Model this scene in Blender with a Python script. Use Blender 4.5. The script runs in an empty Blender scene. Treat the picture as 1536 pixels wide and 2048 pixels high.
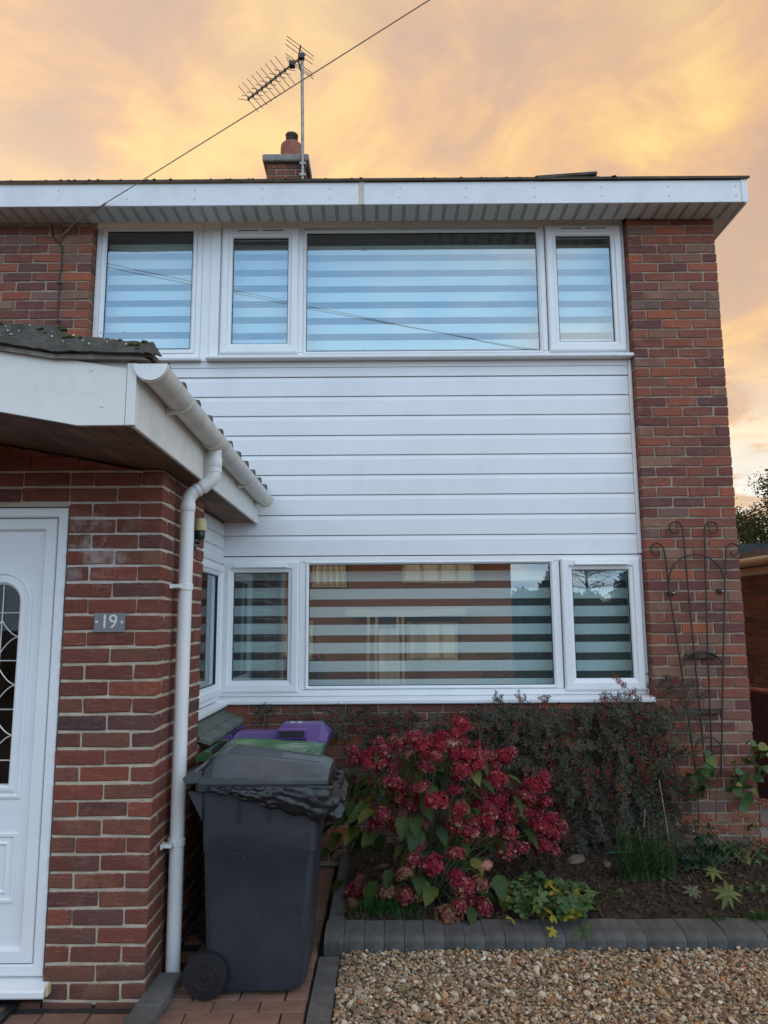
import bpy, bmesh, math, random
import numpy as np
from mathutils import Vector, Matrix
R_ = math.radians
rng = random.Random(19)
sc = bpy.context.scene
col = sc.collection

# ------------------------------------------------------------------ camera
F_PX, PITCH, YAW, ROLL = 1498.86, 0.14814, -0.00059, -0.00651
CAM = np.array([-2.5315, -5.3412, 1.6129])
def cam_axes():
    cp, sp = math.cos(PITCH), math.sin(PITCH); cy, sy = math.cos(YAW), math.sin(YAW)
    cr, sr = math.cos(ROLL), math.sin(ROLL)
    f = np.array([sy*cp, cy*cp, sp]); r = np.array([cy, -sy, 0.0]); u = np.cross(r, f)
    return r*cr+u*sr, -r*sr+u*cr, f
AR, AU, AF = cam_axes()
def ray(x, y): return AF + AR*(x-768)/F_PX + AU*(1024-y)/F_PX
def onY(x, y, Y): d = ray(x, y); return CAM + d*((Y-CAM[1])/d[1])
def onZ(x, y, Z): d = ray(x, y); return CAM + d*((Z-CAM[2])/d[2])
cd = bpy.data.cameras.new('camera'); cam = bpy.data.objects.new('camera', cd); col.objects.link(cam)
cd.sensor_fit = 'HORIZONTAL'; cd.sensor_width = 36.0; cd.lens = 36.0*F_PX/1536.0
cd.clip_start = 0.05; cd.clip_end = 2000
m = Matrix.Identity(4)
for i, a in enumerate((AR, AU, -AF)):
    for j in range(3): m[j][i] = a[j]
for j in range(3): m[j][3] = CAM[j]
cam.matrix_world = m
sc.camera = cam
sc.render.resolution_x, sc.render.resolution_y = 768, 1024
sc.view_settings.view_transform = 'Standard'; sc.view_settings.look = 'None'
sc.view_settings.exposure = 0.0; sc.view_settings.gamma = 1.0
try: sc.cycles.use_denoising = True
except Exception: pass
sc.cycles.max_bounces = 8; sc.cycles.transparent_max_bounces = 16

# ------------------------------------------------------------------ node helper
class NT:
    def __init__(s, tree): s.t = tree; s.n = tree.nodes; s.l = tree.links
    def node(s, typ, **kw):
        n = s.n.new(typ)
        for k, v in kw.items():
            if k.startswith('i_'):
                key = k[2:]; key = int(key) if key.isdigit() else key.replace('_', ' ')
                s.set(n.inputs[key], v)
            else: setattr(n, k, v)
        return n
    def set(s, inp, v):
        if hasattr(v, 'links') or isinstance(v, bpy.types.NodeSocket): s.l.new(v, inp)
        else:
            if isinstance(v, (tuple, list)) and len(v) == 3 and len(getattr(inp, 'default_value', (0,0,0))) == 4: v = (*v, 1)
            inp.default_value = v
    def math(s, op, a, b=None, c=None, clamp=False):
        n = s.n.new('ShaderNodeMath'); n.operation = op; n.use_clamp = clamp
        s.set(n.inputs[0], a)
        if b is not None: s.set(n.inputs[1], b)
        if c is not None: s.set(n.inputs[2], c)
        return n.outputs[0]
    def mix(s, f, a, b, mode='MIX'):
        n = s.n.new('ShaderNodeMix'); n.data_type = 'RGBA'; n.blend_type = mode; n.clamp_factor = True
        s.set(n.inputs[0], f); s.set(n.inputs[6], a); s.set(n.inputs[7], b); return n.outputs[2]
    def ramp(s, f, stops, interp='LINEAR'):
        n = s.n.new('ShaderNodeValToRGB'); n.color_ramp.interpolation = interp
        e = n.color_ramp.elements
        while len(e) < len(stops): e.new(0.5)
        for x, (p, c) in zip(e, stops): x.position = p; x.color = (*c, 1) if len(c) == 3 else c
        s.set(n.inputs[0], f); return n.outputs[0]
    def noise(s, vec, scale, detail=3, rough=0.55, dist=0.0, out=0):
        n = s.n.new('ShaderNodeTexNoise'); n.inputs['Scale'].default_value = scale; n.inputs['Detail'].default_value = detail
        n.inputs['Roughness'].default_value = rough; n.inputs['Distortion'].default_value = dist
        if vec is not None: s.l.new(vec, n.inputs['Vector'])
        return n.outputs[out]
    def maprange(s, v, a, b, c, d, smooth=True):
        n = s.n.new('ShaderNodeMapRange'); n.interpolation_type = 'SMOOTHSTEP' if smooth else 'LINEAR'
        s.set(n.inputs[0], v); 
        for i, x in enumerate((a, b, c, d)): n.inputs[i+1].default_value = x
        return n.outputs[0]
    def vmath(s, op, a, b=None):
        n = s.n.new('ShaderNodeVectorMath'); n.operation = op; s.set(n.inputs[0], a)
        if b is not None:
            if op == 'SCALE': s.set(n.inputs[3], b)
            else: s.set(n.inputs[1], b)
        return n.outputs[1] if op in ('DOT_PRODUCT', 'LENGTH') else n.outputs[0]

# ------------------------------------------------------------------ world: sunset cloud ahead, pale blue evening sky behind
SUN_EL, SUN_AZ = R_(10.0), R_(-38.0)       # sun low behind the house, to the left (azimuth from +Y, positive to +X)
sun_dir = Vector((math.sin(SUN_AZ)*math.cos(SUN_EL), math.cos(SUN_AZ)*math.cos(SUN_EL), math.sin(SUN_EL)))
w = bpy.data.worlds.new('World'); sc.world = w; w.use_nodes = True
t = NT(w.node_tree); t.n.clear()
geo = t.node('ShaderNodeTexCoord'); dirv = geo.outputs['Generated']
sep = t.node('ShaderNodeSeparateXYZ'); t.l.new(dirv, sep.inputs[0])
zc = t.math('MAXIMUM', sep.outputs[2], 0.0)
inv = t.math('DIVIDE', 1.0, t.math('ADD', zc, 0.22))
pv = t.vmath('SCALE', dirv, inv)
west = t.maprange(t.vmath('DOT_PRODUCT', dirv, (math.sin(R_(-20)), math.cos(R_(-20)), 0.12)), -0.80, 0.10, 0, 1)
n1 = t.noise(pv, 1.7, 5, 0.5, 0.7); n2 = t.noise(pv, 4.2, 6, 0.58, 0.5)
cl = t.math('ADD', t.math('MULTIPLY', n1, 0.60), t.math('MULTIPLY', n2, 0.40))
warm = t.ramp(t.maprange(cl, 0.40, 0.62, 0, 1), [(0.0, (0.60, 0.37, 0.225)), (0.3, (0.73, 0.42, 0.21)), (0.6, (0.86, 0.49, 0.19)), (0.85, (0.96, 0.59, 0.19)), (1.0, (1.02, 0.68, 0.21))])
warm = t.mix(t.math('MULTIPLY', t.maprange(sep.outputs[2], 0.52, 0.70, 0, 1), 0.62), warm, t.mix(t.maprange(n2, 0.40, 0.60, 0, 1), (0.60, 0.41, 0.29), (0.86, 0.53, 0.27)))
lowglow = t.math('MULTIPLY', t.maprange(sep.outputs[2], 0.30, 0.60, 1, 0), t.maprange(t.vmath('DOT_PRODUCT', dirv, (math.sin(R_(-38)), math.cos(R_(-38)), 0.3)), 0.40, 1.02, 0, 1))
warm = t.mix(t.math('MULTIPLY', lowglow, 0.75), warm, (1.05, 0.72, 0.17))
gap = t.math('MULTIPLY', t.maprange(sep.outputs[2], 0.10, 0.34, 1, 0), t.maprange(n2, 0.42, 0.52, 0, 1))
warm = t.mix(t.math('MULTIPLY', gap, 0.85), warm, (0.86, 0.90, 0.86))
n3 = t.noise(pv, 1.4, 5, 0.55, 0.5)
cool = t.ramp(t.maprange(n3, 0.38, 0.66, 0, 1), [(0, (0.32, 0.57, 0.88)), (0.55, (0.48, 0.68, 0.88)), (1, (0.76, 0.81, 0.84))])
cool = t.vmath('SCALE', cool, 2.45)
cool = t.vmath('SCALE', cool, t.maprange(sep.outputs[2], 0.0, 0.38, 0.85, 1.0))
skycol = t.mix(west, cool, warm)
below = t.maprange(sep.outputs[2], -0.08, 0.0, 1, 0)
skycol = t.mix(below, skycol, (0.12, 0.11, 0.10))
nish = t.node('ShaderNodeTexSky'); nish.sky_type = 'NISHITA'; nish.sun_disc = False
nish.sun_elevation = SUN_EL; nish.sun_rotation = SUN_AZ
bg1 = t.node('ShaderNodeBackground', i_Color=skycol, i_Strength=1.0)
bg2 = t.node('ShaderNodeBackground', i_Color=nish.outputs[0], i_Strength=0.05)
add = t.node('ShaderNodeAddShader'); t.l.new(bg1.outputs[0], add.inputs[0]); t.l.new(bg2.outputs[0], add.inputs[1])
wo = t.node('ShaderNodeOutputWorld'); t.l.new(add.outputs[0], wo.inputs[0])
sd = bpy.data.lights.new('sun', 'SUN'); sun = bpy.data.objects.new('sun', sd); col.objects.link(sun)
sd.energy = 1.5; sd.angle = R_(10); sd.color = (1.0, 0.72, 0.45)
sun.rotation_euler = sun_dir.to_track_quat('Z', 'Y').to_euler()
sun.location = (-8, 12, 9)

# ------------------------------------------------------------------ materials
def hexc(h):
    h = h.lstrip('#'); c = [int(h[i:i+2], 16)/255 for i in (0, 2, 4)]
    return tuple(x/12.92 if x <= 0.04045 else ((x+0.055)/1.055)**2.4 for x in c)
M = {}
def mat(name, color, rough=0.5, metallic=0.0, var=0.0, scale=8.0, bump=0.0, bscale=40.0, spec=0.5, coords='Object', dark=None, darkamt=0.0, darkscale=3.0, rand=0.0):
    """procedural material: base colour, mottled by noise, optional stains and relief"""
    ma = bpy.data.materials.new(name); ma.use_nodes = True; t = NT(ma.node_tree)
    b = t.n['Principled BSDF']; b.inputs['Roughness'].default_value = rough; b.inputs['Metallic'].default_value = metallic
    b.inputs['Specular IOR Level'].default_value = spec
    tc = t.node('ShaderNodeTexCoord'); v = tc.outputs[coords] if coords != 'World' else t.node('ShaderNodeNewGeometry').outputs['Position']
    c = color
    if var: 
        nz = t.noise(v, scale, 4, 0.6)
        c = t.mix(t.maprange(nz, 0.3, 0.7, 0, 1), tuple(x*(1-var) for x in color), tuple(min(1, x*(1+var)) for x in color))
    if dark:
        nz2 = t.noise(v, darkscale, 5, 0.65)
        c = t.mix(t.math('MULTIPLY', t.maprange(nz2, 0.5, 0.72, 0, 1), darkamt), c, dark)
    if rand:
        oi = t.node('ShaderNodeObjectInfo')
        hs = t.node('ShaderNodeHueSaturation'); t.set(hs.inputs['Value'], t.maprange(oi.outputs['Random'], 0, 1, 1-rand, 1+rand, False))
        t.set(hs.inputs['Color'], c); c = hs.outputs[0]
    t.set(b.inputs['Base Color'], c)
    if bump:
        bp = t.node('ShaderNodeBump'); bp.inputs['Strength'].default_value = bump; bp.inputs['Distance'].default_value = 0.01
        t.l.new(t.noise(v, bscale, 4, 0.6), bp.inputs['Height']); t.l.new(bp.outputs[0], b.inputs['Normal'])
    M[name] = ma; return ma

def brick_mat(name, stops, stain=False, isl=False):
    ma = bpy.data.materials.new(name); ma.use_nodes = True; t = NT(ma.node_tree); b = t.n['Principled BSDF']
    oi = t.node('ShaderNodeObjectInfo'); tc = t.node('ShaderNodeTexCoord')
    pos = t.node('ShaderNodeNewGeometry').outputs['Position']
    rnd_ = t.node('ShaderNodeNewGeometry').outputs['Random Per Island'] if isl else oi.outputs['Random']
    off = t.vmath('SCALE', (3.1, 7.7, 5.3), t.math('MULTIPLY', rnd_, 40.0))
    v = t.vmath('ADD', tc.outputs['Object'], off)
    base = t.ramp(rnd_, stops, 'CONSTANT')
    r2 = t.math('FRACT', t.math('MULTIPLY', rnd_, 37.7))
    alt = t.ramp(r2, [(0, (0.20, 0.065, 0.05)), (0.35, (0.37, 0.105, 0.058)), (0.7, (0.12, 0.065, 0.068)), (1, (0.38, 0.19, 0.11))])
    n = t.noise(v, 9, 3, 0.6, 0.8)
    c = t.mix(t.math('MULTIPLY', t.maprange(n, 0.42, 0.66, 0, 1), 0.55), base, alt)
    fine = t.noise(v, 120, 4, 0.7)
    c = t.mix(t.maprange(fine, 0.25, 0.75, 0.0, 0.45), c, (0.05, 0.026, 0.022))
    streak = t.noise(t.vmath('MULTIPLY', v, (14, 14, 150)), 1.0, 2, 0.5)
    c = t.mix(t.maprange(streak, 0.55, 0.8, 0, 0.30), c, (0.40, 0.25, 0.17))
    speck = t.noise(v, 210, 1, 0.5)
    c = t.mix(t.maprange(speck, 0.70, 0.76, 0, 0.55), c, (0.50, 0.40, 0.32))
    if stain:
        big = t.noise(pos, 11, 4, 0.65)
        dist = t.vmath('LENGTH', t.vmath('MULTIPLY', t.vmath('SUBTRACT', pos, (-3.93, -1.85, 1.98)), (1.0, 0.8, 1.25)))
        msk = t.math('MULTIPLY', t.maprange(dist, 0.06, 0.34, 1, 0), t.maprange(big, 0.47, 0.66, 0, 1))
        c = t.mix(t.math('MULTIPLY', msk, 0.5), c, (0.52, 0.47, 0.45))
    so = t.node('ShaderNodeSeparateXYZ'); t.l.new(tc.outputs['Object'], so.inputs[0])
    ed = t.math('SUBTRACT', t.math('ABSOLUTE', so.outputs[2]), 0.0305)
    ed = t.math('ADD', ed, t.math('MULTIPLY', t.math('SUBTRACT', t.noise(v, 34, 4, 0.7), 0.5), 0.016))
    c = t.mix(t.math('MULTIPLY', t.maprange(ed, 0.0, 0.0022, 0, 1), 0.0 if isl else (0.8 if stain else 0.5)), c, (0.36, 0.285, 0.21))
    sz = t.node('ShaderNodeSeparateXYZ'); t.l.new(pos, sz.inputs[0])
    dirt = t.maprange(t.math('ADD', sz.outputs[2], t.math('MULTIPLY', t.noise(pos, 6, 4, 0.65), 0.5)), 0.22, 0.62, 1, 0)
    c = t.mix(t.math('MULTIPLY', dirt, 0.45), c, (0.075, 0.055, 0.04))
    t.set(b.inputs['Base Color'], c); b.inputs['Roughness'].default_value = 0.85; b.inputs['Specular IOR Level'].default_value = 0.25
    bp = t.node('ShaderNodeBump'); bp.inputs['Strength'].default_value = 0.8; bp.inputs['Distance'].default_value = 0.005
    t.l.new(t.math('ADD', t.noise(v, 70, 5, 0.7), t.math('MULTIPLY', streak, 0.4)), bp.inputs['Height']); t.l.new(bp.outputs[0], b.inputs['Normal'])
    M[name] = ma
brick_mat('brick_house', [(0, (0.277, 0.087, 0.054)), (0.16, (0.186, 0.063, 0.052)), (0.34, (0.328, 0.100, 0.058)), (0.48, (0.243, 0.090, 0.062)), (0.60, (0.153, 0.063, 0.058)), (0.72, (0.271, 0.143, 0.095)), (0.82, (0.418, 0.122, 0.060)), (0.89, (0.226, 0.128, 0.105)), (0.95, (0.305, 0.168, 0.110))])
brick_mat('brick_house_run', [(0, (0.277, 0.087, 0.054)), (0.16, (0.186, 0.063, 0.052)), (0.34, (0.328, 0.100, 0.058)), (0.48, (0.243, 0.090, 0.062)), (0.60, (0.153, 0.063, 0.058)), (0.72, (0.271, 0.143, 0.095)), (0.82, (0.418, 0.122, 0.060)), (0.89, (0.226, 0.128, 0.105)), (0.95, (0.305, 0.168, 0.110))], False, True)
brick_mat('brick_porch', [(0, (0.215, 0.060, 0.040)), (0.25, (0.175, 0.055, 0.040)), (0.48, (0.25, 0.066, 0.042)), (0.66, (0.145, 0.052, 0.044)), (0.80, (0.20, 0.076, 0.048)), (0.91, (0.095, 0.050, 0.050)), (0.96, (0.29, 0.072, 0.044))], True)
brick_mat('brick_porch_run', [(0, (0.215, 0.060, 0.040)), (0.25, (0.175, 0.055, 0.040)), (0.48, (0.25, 0.066, 0.042)), (0.66, (0.145, 0.052, 0.044)), (0.80, (0.20, 0.076, 0.048)), (0.91, (0.095, 0.050, 0.050)), (0.96, (0.29, 0.072, 0.044))], True, True)
brick_mat('brick_tan', [(0, (0.22, 0.11, 0.05)), (0.3, (0.17, 0.085, 0.04)), (0.6, (0.26, 0.13, 0.06)), (0.85, (0.13, 0.06, 0.035))])
mat('mortar_house', (0.33, 0.255, 0.185), 0.95, var=0.25, scale=14, bump=0.8, bscale=160, coords='World')
def mortar_porch():
    ma = mat('mortar_porch', (0.36, 0.30, 0.23), 0.95); t = NT(ma.node_tree); b = t.n['Principled BSDF']
    pos = t.node('ShaderNodeNewGeometry').outputs['Position']
    c = t.mix(t.maprange(t.noise(pos, 12, 4, 0.6), 0.3, 0.7, 0, 1), (0.40, 0.32, 0.235), (0.58, 0.48, 0.37))
    dist = t.vmath('LENGTH', t.vmath('MULTIPLY', t.vmath('SUBTRACT', pos, (-3.93, -1.85, 1.98)), (0.7, 0.8, 1.2)))
    c = t.mix(t.math('MULTIPLY', t.maprange(dist, 0.1, 0.45, 1, 0), t.maprange(t.noise(pos, 9, 3, 0.6), 0.35, 0.55, 0.3, 0.9)), c, (0.62, 0.58, 0.56))
    t.set(b.inputs['Base Color'], c)
    bp = t.node('ShaderNodeBump'); bp.inputs['Strength'].default_value = 0.8; bp.inputs['Distance'].default_value = 0.004
    t.l.new(t.noise(pos, 150, 4, 0.7), bp.inputs['Height']); t.l.new(bp.outputs[0], b.inputs['Normal'])
mortar_porch()
mat('upvc', (0.80, 0.80, 0.80), 0.32, var=0.02, scale=3, dark=(0.55, 0.54, 0.50), darkamt=0.10, darkscale=5)
mat('cladding', (0.77, 0.77, 0.775), 0.38, var=0.025, scale=2.5, dark=(0.60, 0.59, 0.56), darkamt=0.12, darkscale=2.2, bump=0.03, bscale=6)
def streaked(name, amt):
    ma = M[name]; t = NT(ma.node_tree); b = t.n['Principled BSDF']; pos = t.node('ShaderNodeNewGeometry').outputs['Position']
    src = b.inputs['Base Color'].links[0].from_socket
    st = t.noise(t.vmath('MULTIPLY', pos, (9, 9, 0.7)), 1.0, 4, 0.6); pt = t.noise(pos, 0.9, 3, 0.6)
    f = t.math('MULTIPLY', t.math('MULTIPLY', t.maprange(st, 0.5, 0.75, 0, 1), t.maprange(pt, 0.4, 0.65, 0.2, 1)), amt)
    t.set(b.inputs['Base Color'], t.mix(f, src, (0.40, 0.39, 0.34)))
streaked('cladding', 0.10); streaked('upvc', 0.12)
mat('fascia', (0.74, 0.74, 0.745), 0.4, var=0.03, scale=3, dark=(0.45, 0.43, 0.39), darkamt=0.25, darkscale=4)
mat('soffit', (0.62, 0.61, 0.58), 0.5, var=0.05, scale=3, dark=(0.36, 0.33, 0.28), darkamt=0.35, darkscale=5)
mat('painted_wood', (0.76, 0.74, 0.70), 0.5, var=0.03, scale=4, dark=(0.42, 0.40, 0.35), darkamt=0.30, darkscale=7, bump=0.10, bscale=30)
mat('gutter', (0.66, 0.63, 0.57), 0.35, var=0.06, scale=6, dark=(0.34, 0.30, 0.23), darkamt=0.45, darkscale=9)
mat('downpipe', (0.79, 0.78, 0.76), 0.3, var=0.03, scale=4, dark=(0.5, 0.47, 0.4), darkamt=0.2, darkscale=8)
mat('old_join', (0.55, 0.50, 0.40), 0.6, var=0.06)
mat('dark_wood', (0.14, 0.070, 0.038), 0.75, var=0.35, scale=5, bump=0.25, bscale=25, rand=0.25)
mat('gasket', (0.015, 0.015, 0.016), 0.6)
mat('screw', (0.28, 0.27, 0.26), 0.5)
mat('rubber', (0.010, 0.010, 0.012), 0.5, var=0.2, scale=20)
mat('wire_grey', (0.20, 0.16, 0.145), 0.6)
mat('cable', (0.025, 0.022, 0.022), 0.55)
mat('iron', (0.018, 0.014, 0.013), 0.5, var=0.4, scale=60, bump=0.2, bscale=200)
mat('galv', (0.30, 0.27, 0.25), 0.45, metallic=0.6, var=0.25, scale=20, dark=(0.10, 0.05, 0.03), darkamt=0.6, darkscale=12)
mat('aluminium', (0.22, 0.20, 0.19), 0.45, metallic=0.5)
mat('black_plastic', (0.02, 0.02, 0.022), 0.45)
mat('tile_roof', (0.085, 0.075, 0.065), 0.9, var=0.35, scale=9, bump=0.6, bscale=60, dark=(0.03, 0.035, 0.015), darkamt=0.7, darkscale=6)
mat('roof_slab', (0.07, 0.055, 0.042), 0.9, var=0.35, scale=6, bump=0.8, bscale=40)
mat('moss', (0.075, 0.085, 0.022), 1.0, var=0.6, scale=25, bump=0.8, bscale=120, spec=0.1)
mat('verge', (0.115, 0.105, 0.09), 0.95, var=0.3, scale=14, bump=0.8, bscale=70, dark=(0.028, 0.027, 0.02), darkamt=0.85, darkscale=7)
mat('concrete', (0.23, 0.215, 0.19), 0.95, var=0.25, scale=14, bump=0.6, bscale=90, dark=(0.06, 0.06, 0.05), darkamt=0.6, darkscale=8)
mat('lead', (0.12, 0.125, 0.13), 0.7, var=0.2, scale=10)
mat('terracotta', (0.27, 0.095, 0.06), 0.8, var=0.2, scale=10, bump=0.2)
mat('slate_sill', (0.115, 0.125, 0.105), 0.8, var=0.25, scale=9, bump=0.4, bscale=60, rand=0.15)
mat('kerb', (0.094, 0.090, 0.084), 0.9, var=0.25, scale=10, bump=0.9, bscale=170, dark=(0.15, 0.14, 0.13), darkamt=0.35, darkscale=60, rand=0.14)
mat('edging', (0.125, 0.117, 0.108), 0.92, var=0.22, scale=12, bump=1.0, bscale=190, dark=(0.20, 0.19, 0.18), darkamt=0.4, darkscale=80, rand=0.12)
mat('paver', (0.235, 0.125, 0.085), 0.9, var=0.2, scale=9, bump=0.8, bscale=150, dark=(0.12, 0.07, 0.055), darkamt=0.6, darkscale=5, rand=0.14)
mat('joint_sand', (0.035, 0.028, 0.022), 1.0, var=0.3, scale=40, bump=0.6, bscale=200)
mat('soil', (0.040, 0.027, 0.019), 1.0, var=0.5, scale=30, bump=1.2, bscale=70, spec=0.15)
mat('clod', (0.062, 0.041, 0.028), 1.0, var=0.5, scale=60, bump=0.6, bscale=200, spec=0.15)
mat('interior', (0.16, 0.15, 0.135), 0.9, var=0.15, scale=2)
mat('interior_warm', (0.20, 0.10, 0.05), 0.8, var=0.3, scale=3)
mat('blind', (0.80, 0.84, 0.83), 0.8, var=0.015, scale=30)
mat('blind_rail', (0.10, 0.095, 0.085), 0.6)
mat('digit_steel', (0.72, 0.70, 0.66), 0.35, metallic=0.3)
mat('bin_grey', (0.030, 0.033, 0.042), 0.42, var=0.15, scale=5, bump=0.06, bscale=220, dark=(0.055, 0.057, 0.062), darkamt=0.4, darkscale=14)
mat('bin_lid_grey', (0.070, 0.075, 0.082), 0.36, var=0.15, scale=5, bump=0.05, bscale=200, dark=(0.12, 0.125, 0.13), darkamt=0.35, darkscale=12)
mat('bin_green', (0.045, 0.125, 0.050), 0.42, var=0.2, scale=5, dark=(0.24, 0.31, 0.20), darkamt=0.85, darkscale=6)
mat('bin_purple', (0.115, 0.050, 0.215), 0.38, var=0.08, scale=5)
mat('print_white', (0.65, 0.63, 0.66), 0.6)
mat('bag', (0.010, 0.010, 0.012), 0.36, bump=0.25, bscale=60)
mat('mat_fibre', (0.13, 0.075, 0.03), 1.0, var=0.4, scale=60, bump=1.0, bscale=150)
mat('lamp_cream', (0.55, 0.46, 0.24), 0.5)
mat('lamp_dark', (0.02, 0.03, 0.028), 0.4)
mat('gate_red', (0.055, 0.014, 0.010), 0.7, var=0.3, scale=8, bump=0.2, bscale=30, rand=0.2)
mat('gate_cap', (0.33, 0.11, 0.06), 0.7, var=0.2)
mat('beige_gutter', (0.50, 0.36, 0.22), 0.45, var=0.1)
mat('black_roof', (0.03, 0.034, 0.036), 0.8, var=0.2)
mat('gravel_base', (0.24, 0.18, 0.12), 1.0, var=0.5, scale=60, bump=1.0, bscale=90, coords='World')
mat('asphalt', (0.075, 0.073, 0.070), 0.95, var=0.2, scale=4, bump=0.5, bscale=120, coords='World')
mat('pavement', (0.20, 0.19, 0.175), 0.95, var=0.15, scale=2, bump=0.4, bscale=90, coords='World')
mat('cream_paint', (0.62, 0.52, 0.38), 0.6, var=0.08)
mat('bark', (0.07, 0.045, 0.03), 0.95, var=0.4, scale=20, bump=0.8, bscale=60)
mat('twig', (0.070, 0.045, 0.033), 0.9, var=0.4, scale=30)
mat('rust_stem', (0.10, 0.05, 0.03), 0.85, var=0.3, scale=30)
mat('dry_stem', (0.24, 0.185, 0.11), 0.9, var=0.3, scale=30)
mat('green_stem', (0.07, 0.10, 0.035), 0.7, var=0.3, scale=30)
mat('twine', (0.02, 0.16, 0.13), 0.6)
mat('rock', (0.14, 0.105, 0.075), 0.95, var=0.35, scale=12, bump=0.9, bscale=40)

def leaf_mat(name, stops, rough=0.55, trans=0.25, vein=True, by='rand'):
    ma = bpy.data.materials.new(name); ma.use_nodes = True; t = NT(ma.node_tree); b = t.n['Principled BSDF']
    tc = t.node('ShaderNodeTexCoord')
    if by == 'rand': r = t.node('ShaderNodeObjectInfo').outputs['Random']
    else: r = t.node('ShaderNodeNewGeometry').outputs['Random Per Island']
    c = t.ramp(r, stops)
    n = t.noise(tc.outputs['Object'], 35, 3, 0.6)
    c = t.mix(t.maprange(n, 0.35, 0.75, 0, 0.35), c, tuple(x*0.45 for x in stops[0][1]))
    if vein and by == 'rand':
        sy_ = t.node('ShaderNodeSeparateXYZ'); t.l.new(tc.outputs['Object'], sy_.inputs[0]); ay = t.math('ABSOLUTE', sy_.outputs[1])
        rb = t.math('ABSOLUTE', t.math('SINE', t.math('MULTIPLY', t.math('SUBTRACT', sy_.outputs[0], t.math('MULTIPLY', ay, 0.8)), 190.0)))
        c = t.mix(t.math('MAXIMUM', t.maprange(ay, 0.0006, 0.0022, 0.55, 0), t.maprange(rb, 0.05, 0.3, 0.28, 0)), c, tuple(min(1, x*2.2) for x in stops[0][1]))
        ed = t.noise(tc.outputs['Object'], 14, 2, 0.5); c = t.mix(t.maprange(ed, 0.60, 0.70, 0, 0.45), c, (0.13, 0.07, 0.025))
    t.set(b.inputs['Base Color'], c); b.inputs['Roughness'].default_value = rough; b.inputs['Specular IOR Level'].default_value = 0.3
    tr = t.node('ShaderNodeBsdfTranslucent'); t.set(tr.inputs[0], c)
    mx = t.node('ShaderNodeMixShader', i_0=trans); t.l.new(b.outputs[0], mx.inputs[1]); t.l.new(tr.outputs[0], mx.inputs[2])
    t.l.new(mx.outputs[0], t.n['Material Output'].inputs[0]); M[name] = ma
leaf_mat('hyd_leaf', [(0, (0.030, 0.055, 0.014)), (0.4, (0.050, 0.085, 0.018)), (0.7, (0.085, 0.115, 0.020)), (0.9, (0.16, 0.155, 0.028)), (1, (0.20, 0.15, 0.03))])
leaf_mat('hyd_leaf_red', [(0, (0.13, 0.02, 0.025)), (1, (0.10, 0.035, 0.03))])
leaf_mat('petal_red', [(0, (0.24, 0.012, 0.030)), (0.35, (0.34, 0.020, 0.045)), (0.65, (0.20, 0.014, 0.026)), (0.86, (0.40, 0.055, 0.068)), (1, (0.45, 0.15, 0.11))], 0.7, 0.2, by='isl')
leaf_mat('petal_pink', [(0, (0.28, 0.028, 0.048)), (0.4, (0.22, 0.026, 0.040)), (0.7, (0.36, 0.075, 0.075)), (0.88, (0.42, 0.17, 0.12)), (1, (0.34, 0.21, 0.11))], 0.7, 0.2, by='isl')
leaf_mat('petal_peach', [(0, (0.55, 0.27, 0.20)), (0.5, (0.60, 0.36, 0.22)), (1, (0.48, 0.16, 0.14))], 0.7, 0.2, by='isl')
leaf_mat('petal_brown', [(0, (0.20, 0.06, 0.05)), (0.4, (0.26, 0.10, 0.065)), (0.7, (0.30, 0.16, 0.08)), (1, (0.16, 0.13, 0.05))], 0.8, 0.15, by='isl')
leaf_mat('coton_leaf', [(0, (0.016, 0.020, 0.010)), (0.45, (0.032, 0.040, 0.020)), (0.75, (0.064, 0.080, 0.044)), (0.88, (0.095, 0.070, 0.030)), (1, (0.13, 0.045, 0.022))], 0.45, 0.12, by='isl')
leaf_mat('berry', [(0, (0.30, 0.012, 0.012)), (0.7, (0.38, 0.022, 0.018)), (1, (0.30, 0.06, 0.02))], 0.35, 0.05, by='isl')
leaf_mat('geranium_leaf', [(0, (0.050, 0.105, 0.035)), (0.5, (0.085, 0.15, 0.05)), (0.85, (0.12, 0.18, 0.055)), (1, (0.34, 0.26, 0.03))])
leaf_mat('geranium_yellow', [(0, (0.30, 0.27, 0.03)), (1, (0.40, 0.28, 0.03))])
leaf_mat('grass_blade', [(0, (0.02, 0.075, 0.014)), (1, (0.05, 0.13, 0.025))], by='isl')
leaf_mat('feather_leaf', [(0, (0.025, 0.065, 0.022)), (0.6, (0.045, 0.10, 0.032)), (1, (0.07, 0.13, 0.04))], by='isl')
leaf_mat('lupin_leaf', [(0, (0.085, 0.115, 0.03)), (1, (0.13, 0.15, 0.04))])
leaf_mat('lupin_pale', [(0, (0.12, 0.13, 0.07)), (1, (0.09, 0.11, 0.045))])
leaf_mat('dark_leaf', [(0, (0.020, 0.045, 0.028)), (1, (0.035, 0.07, 0.035))], 0.35)
leaf_mat('rose_leaf', [(0, (0.045, 0.10, 0.035)), (0.7, (0.075, 0.14, 0.045)), (0.9, (0.16, 0.17, 0.03)), (1, (0.24, 0.22, 0.04))], 0.4)
leaf_mat('seed_head', [(0, (0.30, 0.07, 0.05)), (0.5, (0.34, 0.17, 0.09)), (1, (0.22, 0.08, 0.05))], 0.9, 0.1, by='isl')
leaf_mat('tree_leaf', [(0, (0.030, 0.045, 0.016)), (0.5, (0.055, 0.070, 0.025)), (1, (0.11, 0.10, 0.03))], by='isl')
leaf_mat('fallen', [(0, (0.20, 0.20, 0.06)), (0.5, (0.16, 0.09, 0.04)), (1, (0.30, 0.28, 0.09))])
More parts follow.
